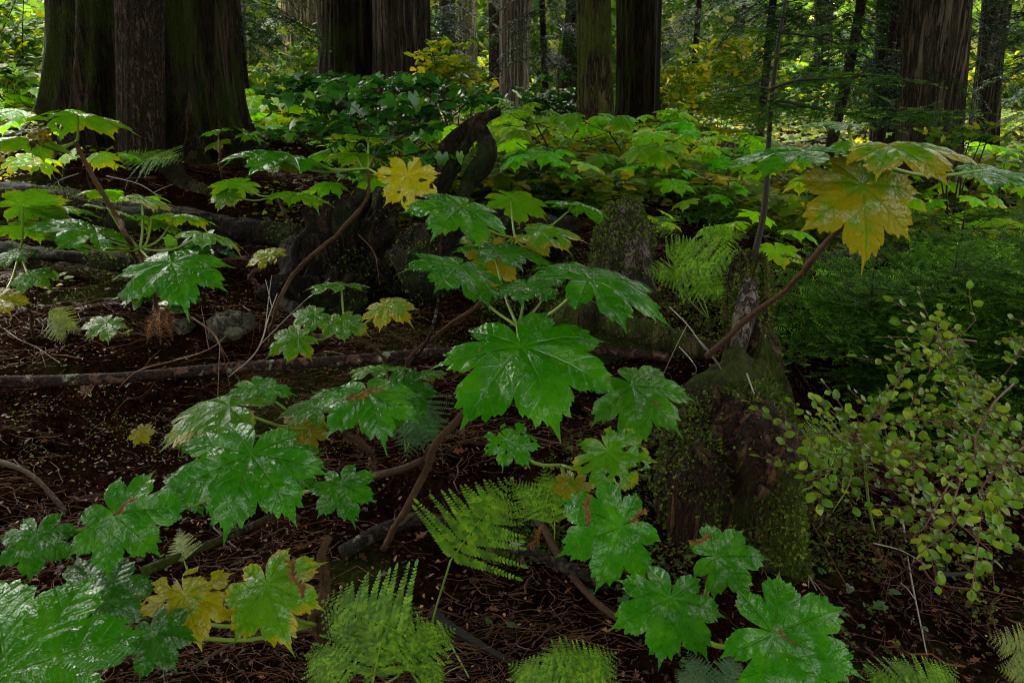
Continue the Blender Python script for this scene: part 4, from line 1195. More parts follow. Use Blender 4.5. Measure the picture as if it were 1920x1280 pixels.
bush('yellow bush far behind the pale trunk', P(915, 150, 24), (1.2, .6, 1.0), 500, .13, M_YELSHRUB, 16, clumps=30)
bush('small leafy herb left of the broad wet leaf', P(290, 545, 2.1), (.10, .08, .07), 34, .055, M_MAPLE, 17, RO, 9, 'herb', 4, stemr=.003, at=(290, 590))
bush('glossy dark evergreen herb behind the left plants', P(350, 470, 2.6), (.14, .08, .05), 40, .07, M_MAPLE, 18, OV, 10, 'herb', 4, stemr=.003, at=(350, 520))
bush('small dark leaved bush at the right of the bare slope', P(1140, 330, 5.0), (.22, .2, .10), 120, .05, M_MAPLE, 19, OV, 12, 'herb', 4, stemr=.004, at=(1140, 365))

# small leaved shrub at the right (rounded leaves along zigzag twigs)
def huckleberry():
    rs = np.random.default_rng(5)
    b = gz(P(1760, 1010, 1.95)); t = thing('huckleberry_shrub', 'shrub with many small round pale green leaves at the right', 'shrub', b)
    mains = [[(1760, 1010, 1.9), (1730, 900, 1.75), (1700, 800, 1.65), (1740, 700, 1.6), (1830, 600, 1.55)],
             [(1790, 980, 1.9), (1800, 860, 1.7), (1840, 760, 1.55), (1900, 680, 1.45), (1930, 610, 1.4)],
             [(1720, 960, 1.9), (1640, 850, 1.6), (1560, 812, 1.5), (1500, 820, 1.45)],
             [(1700, 900, 1.8), (1620, 830, 1.55), (1560, 880, 1.45), (1520, 900, 1.4)],
             [(1850, 960, 1.8), (1880, 870, 1.5), (1930, 800, 1.35)],
             [(1790, 900, 1.75), (1800, 900, 1.5), (1785, 960, 1.35), (1820, 1000, 1.28), (1860, 1035, 1.25)],
             [(1785, 900, 1.6), (1760, 940, 1.4), (1735, 985, 1.32), (1715, 1000, 1.3)],
             [(1700, 800, 1.65), (1680, 780, 1.5), (1745, 790, 1.4), (1800, 800, 1.38)],
             [(1830, 640, 1.55), (1780, 640, 1.5), (1745, 690, 1.45)],
             [(1840, 760, 1.55), (1790, 700, 1.45), (1760, 660, 1.45)],
             [(1900, 720, 1.4), (1860, 760, 1.3), (1830, 820, 1.25), (1830, 870, 1.25)],
             [(1930, 830, 1.35), (1880, 870, 1.25), (1840, 920, 1.22), (1870, 960, 1.22)],
             [(1640, 850, 1.55), (1680, 850, 1.4), (1740, 870, 1.35), (1780, 880, 1.3)],
             [(1600, 840, 1.55), (1610, 800, 1.45), (1660, 770, 1.4)]]
    ms = MB(); L, Fw, Up, S = [], [], [], []
    for m in mains:
        pts = spline([P(*q) for q in m], 26); tube(ms, pts, np.linspace(.0024, .001, 26), 5, .1, 80, 3, cap=False, c=.5)
        ks = np.arange(6, 26, 1)
        for k in ks:
            tg = pts[min(k + 1, 25)] - pts[k - 1]; tg /= np.linalg.norm(tg)
            for s in (-1, 1):
                if rs.random() < .52: continue
                sd_ = np.cross(tg, [0, -.5, 1.0]); sd_ /= np.linalg.norm(sd_)
                ln = rs.uniform(.03, .12); e = pts[k] + (sd_ * s * .9 + tg * .5 + rs.normal(0, .2, 3)) * ln
                tube(ms, spline([pts[k], (pts[k] + e) / 2 + rs.normal(0, .004, 3), e], 5), .0009, 4, cap=False, c=.5)
                nl = int(ln / .018)
                dd = (e - pts[k]) / ln
                for q in range(nl + 1):
                    pq = pts[k] + dd * ln * (q + .6) / (nl + 1); sg = 1 if q % 2 else -1
                    sd2 = np.cross(dd, [0, -.5, 1.0]); sd2 /= np.linalg.norm(sd2) + 1e-9
                    L.append(pq); Fw.append((sd2 * sg + dd * .6 if q < nl else dd) + rs.normal(0, .15, 3)); Up.append(np.array([0, -.45, 1]) + rs.normal(0, .42, 3)); S.append(rs.uniform(.010, .024))
    ms.obj('twigs', plain_mat('red brown twigs', (0.03, 0.015, 0.01), (0.10, 0.04, 0.03)), t)
    mb = MB(); wide = OV[0] * [1.05, 1, 1.5]
    scatter(mb, wide, OV[1], np.array(L), frames(np.array(Fw), np.array(Up)), np.array(S))
    mb.obj('leaves', M_HUCK, t)


huckleberry()
t = thing('devils_club_plant', 'two yellowing leaves half hidden inside the small leaved shrub', 'plant', G(1640, 1000))
petiole(t, np.array(t.location), P(1620, 845, 1.6))
for L_ in [(1620, 815, 1600, 860, 1580, 785, 1660, 850, 1.62, 45, .8, .8, .1, 'f'), (1680, 840, 1720, 870, 1640, 810, 1725, 875, 1.6, 40, .75, .75, .1, 'a')]:
    me, out, V = LV[L_[13]]; O, Rm, s = fit(out, L_[:2], L_[8], np.array(L_[2:4]), L_[4:8], R(L_[9]), 999); inst('leaf', me, t, O, Rm, s, (L_[10], L_[11], L_[12], 1))


# ------------------------------------------------------------------ ferns
def frond_mesh(name, mt, seed, n=12, width=.54, arch=.18, tri=.9):
    rs = np.random.default_rng(seed); mb = MB()
    yy = np.linspace(0, 1, 24); zz = -arch * yy ** 2.2
    rach = np.stack([0 * yy, yy, zz], -1); tube(mb, rach, np.linspace(.0065, .001, 24), 5, cap=False, c=.9)
    # toothed leaflet, unit length along +Y
    s = np.linspace(0, 1, 8); wv = .25 * np.sin(np.clip(s * 1.02 + .12, 0, 1) * np.pi) ** .8 + .02; wv[-1] = 0
    wt = wv * (1 + .35 * ((np.arange(8) % 2) - .5)); lft = np.stack([-wt, s - .05 * (np.arange(8) % 2), -.05 * s], -1); rgt = lft * [-1, 1, 1]
    tv = np.vstack([np.stack([0 * s, s, .02 - .05 * s], -1), lft, rgt]); f = []
    for i in range(7): f += [(i, i + 1, 9 + i, 8 + i), (i, 16 + i, 17 + i, i + 1)]
    f = np.array(f); loc, fw, up, sz = [], [], [], []
    for j in range(n):
        t = .04 + .94 * (j / n) ** .92; L = width * (1 - t) ** tri * (1 if j else .92)
        zc = -arch * t ** 2.2
        for sd_ in (-1, 1):
            a = R(66 - 18 * t + rs.normal(0, 3)); d = np.array([sd_ * math.sin(a), math.cos(a), -.10 + rs.normal(0, .05)]); p0 = np.array([0, t, zc])
            m = max(3, int(L / .025)); q = np.linspace(0, 1, 7); pp = p0 + d * L * q[:, None] - np.array([0, 0, .10]) * (L * q[:, None] ** 2)
            tube(mb, pp, np.linspace(.003, .0008, 7), 4, cap=False, c=.8)
            for k in range(m):
                u = (k + .5) / m; pc = p0 + d * L * u - np.array([0, 0, .10]) * L * u * u
                ll = min(L * .26, .056) * (1 - u) ** .6 * rs.uniform(.9, 1.1) + .008
                pr = np.array([d[1], -d[0], 0]) * sd_
                for s2 in (-1, 1):
                    loc.append(pc); fw.append(pr * s2 * .88 + d * .5 + np.array([0, 0, rs.normal(-.05, .08)])); up.append([rs.normal(0, .12), rs.normal(0, .12), 1]); sz.append(ll)
            loc.append(p0 + d * L * .93 - np.array([0, 0, .09 * L])); fw.append(d); up.append([0, 0, 1]); sz.append(L * .10 + .008)
    loc.append([0, .97, -arch * .95]); fw.append([0, 1, -.2]); up.append([0, 0, 1]); sz.append(.05)
    scatter(mb, tv, f, np.array(loc), frames(np.array(fw, float), np.array(up, float)), np.array(sz))
    return mb.mesh(name, mt)


FR = {'g': [frond_mesh('fern_frond', M_FERN, i) for i in range(3)], 'y': [frond_mesh('yellow_fern_frond', M_FERNY, 10 + i) for i in range(2)],
      'd': [frond_mesh('deep_green_frond', M_FERND, 20 + i) for i in range(2)], 'o': [frond_mesh('dead_frond_mesh', M_LITTER, 30, 12, .35)]}


def fern(label, base, fronds, k='g', group='ferns', widthf=1.0, at=None):
    """fronds: (px0,py0,d0, px1,py1,d1, up vector, width) blade from first leaflets to tip; stalk runs to the base"""
    rs = np.random.default_rng(len(label)); t = thing('fern', label, 'fern', base, group)
    if at is not None:
        f_ = D(*at) / float(np.mean([(fr[2] + fr[5]) / 2 for fr in fronds])); fronds = [(fr[0], fr[1], fr[2] * f_, fr[3], fr[4], fr[5] * f_, *fr[6:]) for fr in fronds]
    for fr in fronds:
        a, b = P(*fr[:3]), P(*fr[3:6]); L = np.linalg.norm(b - a); up = fr[6] if len(fr) > 6 else (0, -.6, 1); wf = fr[7] if len(fr) > 7 else widthf
        inst('frond', FR[k][rs.integers(0, len(FR[k]))], t, a, frame(b - a, np.array(up, float)), (L * wf * 1.22, L, L))
        mb = MB(); mid_ = (np.asarray(base) + a) / 2 + (a - b) / L * .03
        tube(mb, spline([np.asarray(base, float), mid_, a], 10), np.linspace(.0022, .0018, 10), 5, c=.5); mb.obj('stalk', M_PET, t)
    return t


fern('tall triangular fern frond left of the leaf with dead sprigs', G(815, 1215), [(845, 1050, 1.30, 965, 880, 1.40, (0, -1.1, 1), 1.05)])
fern('wide bright fern at the bottom left of centre', G(700, 1290), [(760, 1190, 1.02, 580, 1110, 1.12, (0, -.9, 1), 1.0), (700, 1270, .98, 740, 1085, 1.12, (0, -1, 1), 1.1), (740, 1230, 1.0, 865, 1165, 1.08, (0, -.9, 1), .9), (640, 1290, .95, 570, 1200, 1.02, (0, -1, 1), .9)], widthf=1.1)
fern('bright fern at the bottom edge, middle', G(1040, 1300), [(1060, 1300, .98, 1050, 1180, 1.08, (0, -1, 1), 1.2), (1060, 1290, .98, 1165, 1215, 1.03, (0, -1, 1), 1.1), (1050, 1310, .96, 945, 1235, 1.02, (0, -1, 1), 1.0)])
fern('feathery fern left of the mossy stump top', G(1330, 600), [(1260, 500, 3.0, 1390, 470, 2.8, (0, -.9, 1), 1.1), (1300, 520, 2.9, 1370, 555, 2.75, (0, -.7, 1), 1.1), (1250, 480, 3.1, 1330, 445, 3.1, (0, -.8, 1)), (1290, 520, 3.0, 1215, 500, 2.9, (0, -.7, 1)), (1320, 455, 3.2, 1400, 425, 3.2, (0, -.7, 1))], at=(1300,590))
fern('fern behind the torn leaf right of the tall frond', G(1030, 1000), [(1040, 980, 1.6, 1020, 870, 1.65, (0, -1, 1), 1.1), (1020, 960, 1.6, 960, 900, 1.6, (0, -1, 1))], 'g', at=(1030,1050))
fern('blue green fern at the bottom edge right of the biggest right leaf', G(1700, 1330), [(1700, 1320, 1.15, 1720, 1225, 1.25, (0, -1, 1)), (1720, 1320, 1.15, 1810, 1245, 1.2, (0, -1, 1)), (1690, 1320, 1.15, 1625, 1240, 1.2, (0, -1, 1))], 'g')
fern('yellow green fern in the bottom right corner', G(1950, 1230), [(1960, 1240, 1.4, 1862, 1190, 1.4, (0, -1, 1), 1.1), (1950, 1270, 1.35, 1875, 1250, 1.35, (0, -1, 1))], 'y')
fern('dark fern under the low plant of three leaves', G(1340, 1300), [(1330, 1300, 1.15, 1290, 1215, 1.2, (0, -1, 1)), (1360, 1300, 1.15, 1380, 1215, 1.2, (0, -1, 1)), (1310, 1300, 1.12, 1265, 1250, 1.15, (0, -1, 1))], 'd')
fern('small fern low in the dark at the bottom of the tall frond', G(800, 1290), [(790, 1290, 1.15, 835, 1235, 1.2, (0, -1, 1))], 'g')
fern('dark fern drooping behind the low plant beside the pole', G(760, 850), [(770, 740, 1.8, 810, 840, 1.7, (0, -1, 1)), (790, 760, 1.8, 760, 850, 1.7, (0, -1, 1))], 'd', at=(780,900))
fern('feathery fern above the weathered stump', G(1230, 450), [(1210, 410, 3.5, 1270, 430, 3.3, (0, -.8, 1)), (1190, 400, 3.6, 1150, 380, 3.6, (0, -.8, 1))], 'g', at=(1230,450))
fern('pale fern half buried in twigs at the left', G(110, 620), [(95, 580, 2.2, 150, 625, 2.2, (0, -1, 1), .8), (100, 600, 2.2, 115, 640, 2.15, (0, -1, 1), .8)], 'y', at=(110,640))
fern('tan dead fern leaf standing on the pole at the left', G(160, 735), [(170, 735, 2.0, 145, 700, 2.05, (0, -1, .4), 1.1)], 'o', at=(160,738))
fern('fern by the feet of the stout right trunk', G(1600, 440), [(1600, 400, 5, 1660, 390, 4.8), (1600, 400, 5, 1550, 385, 4.8), (1600, 400, 5, 1610, 380, 5.3)], 'y', at=(1600,425))
fern('fern spraying out below the stout right trunk', G(1780, 440), [(1780, 410, 4.6, 1850, 400, 4.4), (1780, 410, 4.6, 1720, 395, 4.5), (1780, 410, 4.6, 1790, 380, 5.0)], 'y', at=(1780,430))
fern('fern on the slope right before the straight brown trunk', G(270, 330), [(270, 300, 4.0, 330, 285, 3.8), (270, 300, 4.0, 215, 280, 4.0), (275, 300, 4.0, 280, 268, 4.2)], 'g', at=(270,330))
fern('pale fern sprig above the lower left leaves', G(350, 1060), [(345, 1050, 1.4, 330, 985, 1.45, (0, -1, 1), .8)], 'y', at=(340,1060))
fern('fern sprig at the edge of the small leaved shrub', G(1560, 960), [(1600, 850, 1.6, 1490, 815, 1.5, (0, -.9, 1), .8)], 'g', at=(1560,960))


# ------------------------------------------------------------------ logs, stumps, stones
def log(name, label, pts, r0, r1, mt, sides=26, amp=.16, freq=7, seed=0, cat='log', n=50, moss=0, group=None, rad=None, at=None, mosssize=.014):
    pts = np.array([np.asarray(q, float) for q in pts])
    if at is not None:
        f = D(*at) / float(((pts - CAM) @ AF).mean()); pts = CAM + (pts - CAM) * f; r0 *= f; r1 *= f; mosssize *= f ** .5
        if rad is not None: rad = [q * f for q in rad]
    p = spline(pts, n); mb = MB(); rr = np.linspace(r0, r1, n) if rad is None else np.interp(np.linspace(0, 1, n), np.linspace(0, 1, len(rad)), rad)
    tube(mb, p, rr, sides, amp, freq, seed)
    if not moss:
        o = mb.obj(name, mt); return tag(o, label, cat, group)
    t = thing(name, label, cat, p[0], group); ob = mb.obj('wood', mt, t)
    add_moss(t, ob, moss, seed, mosssize); return t


def add_moss(t, ob, n, seed, size=.014, thresh=-.05):
    """small leafy moss shoots on the upper side of a surface"""
    rs = np.random.default_rng(seed + 77); me = ob.data; m = len(me.polygons)
    c = np.zeros(m * 3); me.polygons.foreach_get('center', c); c = c.reshape(-1, 3) + np.array(t.location)
    nn = np.zeros(m * 3); me.polygons.foreach_get('normal', nn); nn = nn.reshape(-1, 3)
    a = np.zeros(m); me.polygons.foreach_get('area', a)
    q = fbm(c * 4.5, 3, seed); wgt = a * np.clip(q * 1.6 + .35, .02, 1) * np.clip(nn[:, 2] + .75, 0, 1.2); wgt /= wgt.sum()
    k = rs.choice(m, n, p=wgt); li = np.array([me.polygons[int(i)].vertices[:3] for i in range(m)])
    co = np.zeros(len(me.vertices) * 3); me.vertices.foreach_get('co', co); co = co.reshape(-1, 3) + np.array(t.location)
    w_ = rs.dirichlet([1, 1, 1], n); p = (co[li[k]] * w_[..., None]).sum(1); nv = nn[k]
    tv = np.array([[0, 0, 0], [.22, .25, .05], [.10, .45, 0], [.28, .65, .05], [0, 1, 0], [-.28, .60, .05], [-.10, .42, 0], [-.22, .2, .05]])
    tf = np.array([[0, 1, 2], [0, 2, 6], [0, 6, 7], [2, 3, 4], [2, 4, 6], [4, 5, 6]])
    mb = MB(); fw = nv * .6 + rs.normal(0, .75, (n, 3)) - [0, 0, .15]
    scatter(mb, tv, tf, p - nv * size * .1, frames(fw, nv + rs.normal(0, .5, (n, 3))), rs.uniform(.5, 1.3, n) * size)
    o = mb.obj('moss', M_MOSS, t); o.parent = ob; o['kind'] = 'stuff'; return o


# long pole lying across
pole = [G(-60, 745) + [0, 0, .06], G(200, 738) + [0, 0, .06], G(420, 722) + [0, 0, .07], G(640, 708) + [0, 0, .07], G(850, 695) + [0, 0, .08], G(1060, 688) + [0, 0, .08], G(1255, 692) + [0, 0, .05]]
log('fallen_pole', 'long thin lichened pole lying across the left and middle ground', pole, .023, .020, M_POLE, 20, .12, 14, 3, n=110)

# right mossy stump
def stump():
    b = G(1405, 985); b2 = gz(b); top = P(1408, 478, 2.75)
    t = thing('mossy_stump', 'tall moss covered stump under the leaning stem at the right', 'stump', b2)
    n = 60; pts = spline([b2 - [0, 0, .25], b2 + [.0, .10, .12], P(1415, 760, 2.62), P(1405, 620, 2.72), top], n)
    rad = np.interp(np.linspace(0, 1, n), [0, .2, .4, .55, .75, .92, 1], [.24, .185, .138, .112, .080, .064, .046])

    def fl(th, L): return 1 + .16 * np.sin(th * 3 + 1.2 + L * 1.5) + .09 * np.sin(th * 7 + L * 3) * (1 + 0 * L)
    mb = MB(); tube(mb, pts, rad, 120, .26, 16, 12, flute=fl); ob = mb.obj('wood', M_SNAGWOOD, t); add_moss(t, ob, 20000, 4, .013)
    mb = MB(); a = P(1408, 515, 2.62)
    tube(mb, spline([P(1412, 505, 2.69), P(1400, 570, 2.645), P(1385, 650, 2.60), P(1372, 700, 2.56)], 24), np.interp(np.linspace(0, 1, 24), [0, .2, .5, 1], [.008, .028, .036, .010]), 16, .25, 20, 2)
    mb.obj('bare_wood', M_WOOD, t)
    mb = MB(); tube(mb, spline([P(1385, 700, 2.5), P(1335, 800, 2.3), P(1300, 900, 2.1), G(1290, 990) - [0, 0, .03]], 34), np.linspace(.11, .08, 34), 40, .35, 14, 8)
    ob = mb.obj('root', M_SNAGWOOD, t); add_moss(t, ob, 4000, 9, .013)


stump()


def base_moss():
    rs = np.random.default_rng(44); n = 9000; c = G(1400, 985); r = .12 + .48 * rs.random(n) ** .8; a = rs.uniform(0, 6.283, n)
    X = c[0] + r * np.cos(a); Y = c[1] + r * np.sin(a); q = fbm(np.stack([X * 6, Y * 6, 0 * X], -1), 3, 5) > -.25 + (r - .12) * 1.2; X, Y = X[q], Y[q]; k = len(X)
    p = np.stack([X, Y, height(X, Y) + rs.uniform(0, .02, k)], -1); mb = MB()
    tv = np.array([[0, 0, 0], [.22, .25, .05], [.10, .45, 0], [.28, .65, .05], [0, 1, 0], [-.28, .60, .05], [-.10, .42, 0], [-.22, .2, .05]])
    scatter(mb, tv, np.array([[0, 1, 2], [0, 2, 6], [0, 6, 7], [2, 3, 4], [2, 4, 6], [4, 5, 6]]), p, frames(rs.normal(0, 1, (k, 3)) * [1, 1, .3] + [0, 0, .4], rs.normal(0, .5, (k, 3)) + [0, 0, 1]), rs.uniform(.5, 1.3, k) * .016)
    tag(mb.obj('moss_patches', M_MOSS), 'moss spreading over the ground round the foot of the mossy stump', 'moss', kind='stuff')


base_moss()
t = log('rotten_stump', 'weathered grey stump with moss between the leaf tips at middle right', [P(1165, 560, 3.3), P(1162, 500, 3.3), P(1165, 440, 3.35), P(1168, 392, 3.4)], .1, .1, M_WOOD, 50, .30, 9, 21, 'stump', 40, 4200, rad=[.14, .125, .115, .095, .07], mosssize=.018, at=(1165,555))
log('moss_mound', 'green mossy hump right above the biggest leaf', [P(1025, 680, 2.55), P(1070, 610, 2.55), P(1115, 625, 2.6), P(1150, 690, 2.55)], .09, .09, M_STUMP, 44, .3, 8, 22, 'moss mound', 40, 6500, mosssize=.016, at=(1085,665))
log('rootwad', 'black rotten rootwad behind the central plants', [P(600, 590, 3.4), P(640, 500, 3.5), P(690, 420, 3.6), P(700, 372, 3.7)], .3, .2, M_ROT, 110, .7, 9, 23, 'rootwad', 70, 3500, rad=[.23, .21, .15, .06], at=(650,590))
log('rotten_log', 'black underside of the rotten log right of the rootwad', [P(760, 520, 3.6), P(850, 470, 3.7), P(960, 445, 3.9), P(1060, 435, 4.1)], .13, .11, M_ROT, 90, .6, 10, 24, 'log', 80, 2500, at=(900,560))
log('mossy_log', 'thick mossy log on the slope below the giant cedar', [P(-60, 372, 4.3), P(200, 398, 4.2), P(400, 425, 4.1), P(560, 448, 4.0)], .085, .07, M_ROT, 50, .5, 9, 25, n=140, moss=2600, at=(350,478))
log('snag', 'tall black leaning limb of the forked snag', [P(795, 400, 4.9), P(822, 340, 4.9), P(852, 285, 4.9), P(880, 240, 4.9), P(908, 220, 4.85), P(938, 212, 4.8)], .1, .1, M_ROT, 40, .45, 12, 26, 'snag', 80, 0, rad=[.10, .10, .088, .066, .04, .018], at=(840,450))
log('snag', 'short black leg of the forked snag', [P(868, 375, 4.85), P(884, 335, 4.85), P(912, 290, 4.8), P(908, 255, 4.83), P(898, 232, 4.85)], .1, .1, M_ROT, 36, .45, 12, 27, 'snag', 70, 0, rad=[.042, .048, .052, .036, .026], at=(870,446))
log('root_end', 'dark curled root end lying on the bare needles', [P(1355, 400, 5.6), P(1350, 365, 5.7), P(1318, 348, 5.8), P(1300, 372, 5.8)], .09, .07, M_ROT, 30, .3, 9, 28, at=(1330,390))
log('fallen_log', 'dark mossy log pointing at the big stump from the left', [P(1135, 606, 2.75), P(1220, 628, 2.65), P(1330, 660, 2.55)], .042, .034, M_BK_MOSS, 24, .2, 14, 29, n=40, moss=900, mosssize=.010, at=(1230,690))
log('fallen_log', 'grey log lying behind the bright plants before the round mossy trunk', [P(940, 285, 8.6), P(1060, 276, 8.4), P(1290, 290, 8.2), P(1420, 285, 8.4)], .13, .12, M_WOOD, 30, .15, 5, 30, n=60, at=(1100,300))
log('fallen_log', 'red brown log far behind the thin sapling', [P(1300, 276, 9.5), P(1420, 280, 9.3), P(1560, 262, 9.2)], .05, .04, M_BK_RED, 16, .15, 8, 31, at=(1420,290))
log('fallen_log', 'grey log half buried under the hanging yellow leaf', [P(1490, 500, 3.9), P(1560, 484, 3.9), P(1640, 478, 4.0), P(1760, 470, 4.2)], .035, .03, M_WOOD, 20, .2, 12, 32, at=(1600,505))
log('fallen_log', 'dark log in the hemlock boughs near the right border', [P(1600, 460, 5.0), P(1760, 455, 4.8), P(1960, 458, 4.6)], .04, .04, M_BK_CEDAR, 20, .2, 12, 33, at=(1750,480))
log('fallen_log', 'mossy log sloping under the left plants', [P(-40, 470, 3.4), P(120, 480, 3.2), P(300, 500, 3.1), P(430, 470, 3.3)], .035, .025, M_ROT, 36, .5, 14, 34, 'log', 90, 700, at=(200,515))
log('root', 'root crawling from the giant cedar down to the rotten log', [G(300, 285), G(315, 315), G(350, 348), G(440, 375)], .11, .05, M_BK_CEDAR, 26, .25, 8, 35, 'root', 40, 900)
log('root', 'pale root bent over the slope beside the giant cedar', [G(325, 285), G(370, 272) + [0, 0, .06], G(410, 282) + [0, 0, .05], G(440, 298)], .05, .02, M_WOOD, 16, .2, 10, 36, 'root')
log('fallen_branch', 'black lichened branch running behind the tall fern frond', [G(640, 1050) + [0, 0, .02], G(720, 1025) + [0, 0, .05], G(800, 1008) + [0, 0, .06], G(900, 1035) + [0, 0, .05], G(1010, 1075) + [0, 0, .05], G(1140, 1112) + [0, 0, .02]], .021, .013, M_LOGDARK, 18, .25, 26, 37, 'branch', 80)
log('fallen_branch', 'brown branch under the leaf with dead sprigs', [G(985, 960) + [0, 0, .02], G(1020, 1010) + [0, 0, .03], G(1055, 1075) + [0, 0, .03], G(1110, 1135) + [0, 0, .02], G(1170, 1175) + [0, 0, .01]], .011, .008, M_STEM, 12, .2, 30, 38, 'branch', 50)
log('fallen_branch', 'dark branch crossing the floor right of the bright fern', [G(810, 1165) + [0, 0, .02], G(870, 1205) + [0, 0, .02], G(960, 1250) + [0, 0, .01]], .010, .008, M_DARKSTEM, 12, .2, 30, 39, 'branch')
log('fallen_branch', 'mossy brown branch under the overlapping lower left leaves', [G(270, 1085) + [0, 0, .02], G(400, 1050) + [0, 0, .05], G(520, 995) + [0, 0, .05]], .013, .009, M_STUMP, 14, .2, 24, 40, 'branch')
log('fallen_branch', 'brown stick lying below the pole at the left border', [G(-20, 865) + [0, 0, .01], G(60, 905) + [0, 0, .03], G(125, 965) + [0, 0, .01]], .010, .007, M_STEM, 12, .2, 30, 41, 'branch')
log('fallen_branch', 'dark side branch forking from the brown stem by the pole', [P(700, 892, 1.75), P(750, 880, 1.7), P(795, 862, 1.68)], .008, .007, M_STEM, 12, .2, 30, 42, 'branch')
log('fallen_branch', 'reddish straight twig behind the wide bright fern', [G(360, 1270) + [0, 0, .02], G(470, 1225) + [0, 0, .04], G(640, 1205) + [0, 0, .03], G(900, 1225) + [0, 0, .02]], .004, .003, M_STEM, 8, .2, 40, 43, 'branch')
log('fallen_branch', 'knotty short root standing left of the bright fern', [G(640, 1190) + [0, 0, -.01], P(602, 1170, 1.3), P(612, 1090, 1.27), P(600, 1045, 1.25), P(618, 1006, 1.25)], .009, .006, M_STEM, 12, .35, 30, 44, 'branch')


def rock(label, c, s, seed, at):
    f = D(*at) / float((np.asarray(c) - CAM) @ AF); c = CAM + (np.asarray(c) - CAM) * f; s = np.array(s) * f
    n, k = 22, 32; ph = np.linspace(.0, np.pi, n)[:, None]; th = np.linspace(0, 2 * np.pi, k, endpoint=False)[None]
    d = np.stack([np.sin(ph) * np.cos(th), np.sin(ph) * np.sin(th), np.cos(ph) + 0 * th], -1)
    r = 1 + .25 * fbm(d * 1.6, 3, seed) + .04 * fbm(d * 7, 3, seed)
    V = c + d * r[..., None] * np.asarray(s); i = np.arange(n - 1)[:, None] * k; j = np.arange(k)[None]
    F = np.stack([i + j, i + k + j, i + k + (j + 1) % k, i + (j + 1) % k], -1).reshape(-1, 4)
    mb = MB(); mb.add(V.reshape(-1, 3), F); return tag(mb.obj('rock', M_ROCK), label, 'rock')


rock('large cracked grey rock behind the yellow green plant', P(600, 555, 2.95), (.14, .10, .09), 3, (600, 600))
rock('round dark stone behind the bare curved stem', P(435, 612, 2.7), (.08, .07, .05), 4, (435, 640))
rock('small stone under the hanging broad wet leaf', P(342, 612, 2.7), (.035, .03, .025), 5, (342, 625))

# ------------------------------------------------------------------ bare twigs one can tell apart
def twig_thing(label, pts, r, mt=M_TWIG, seed=0, fork=0):
    rs = np.random.default_rng(seed); pts = np.array(pts)
    d_ = (pts - CAM) @ AF; px_ = proj(pts)
    if d_.max() < 4 and seed in (2, 4, 5, 6, 8, 3):
        f = D(*px_[np.argmax(px_[:, 1])]) / d_[np.argmax(px_[:, 1])]; pts = CAM + (pts - CAM) * f; r *= f
    p = spline(pts, 26); mb = MB()
    tube(mb, p, np.linspace(r, r * .45, 26), 6, .12, 60, seed, cap=False, c=rs.uniform(.3, .9))
    for i in range(fork):
        k = rs.integers(4, 22); L = np.linalg.norm(p[-1] - p[0]) * rs.uniform(.1, .3); d = p[k + 1] - p[k]; d = d / np.linalg.norm(d) + rs.normal(0, .6, 3)
        tube(mb, spline([p[k], p[k] + d * L * .5, p[k] + d * L + [0, 0, -.01]], 6), np.linspace(r * .5, r * .25, 6), 4, cap=False, c=.5)
    return tag(mb.obj('bare_twig', mt), label, 'twig', 'bare twigs and roots on the forest floor')


def gg(px, py, dz=.02): return G(px, py) + [0, 0, dz]


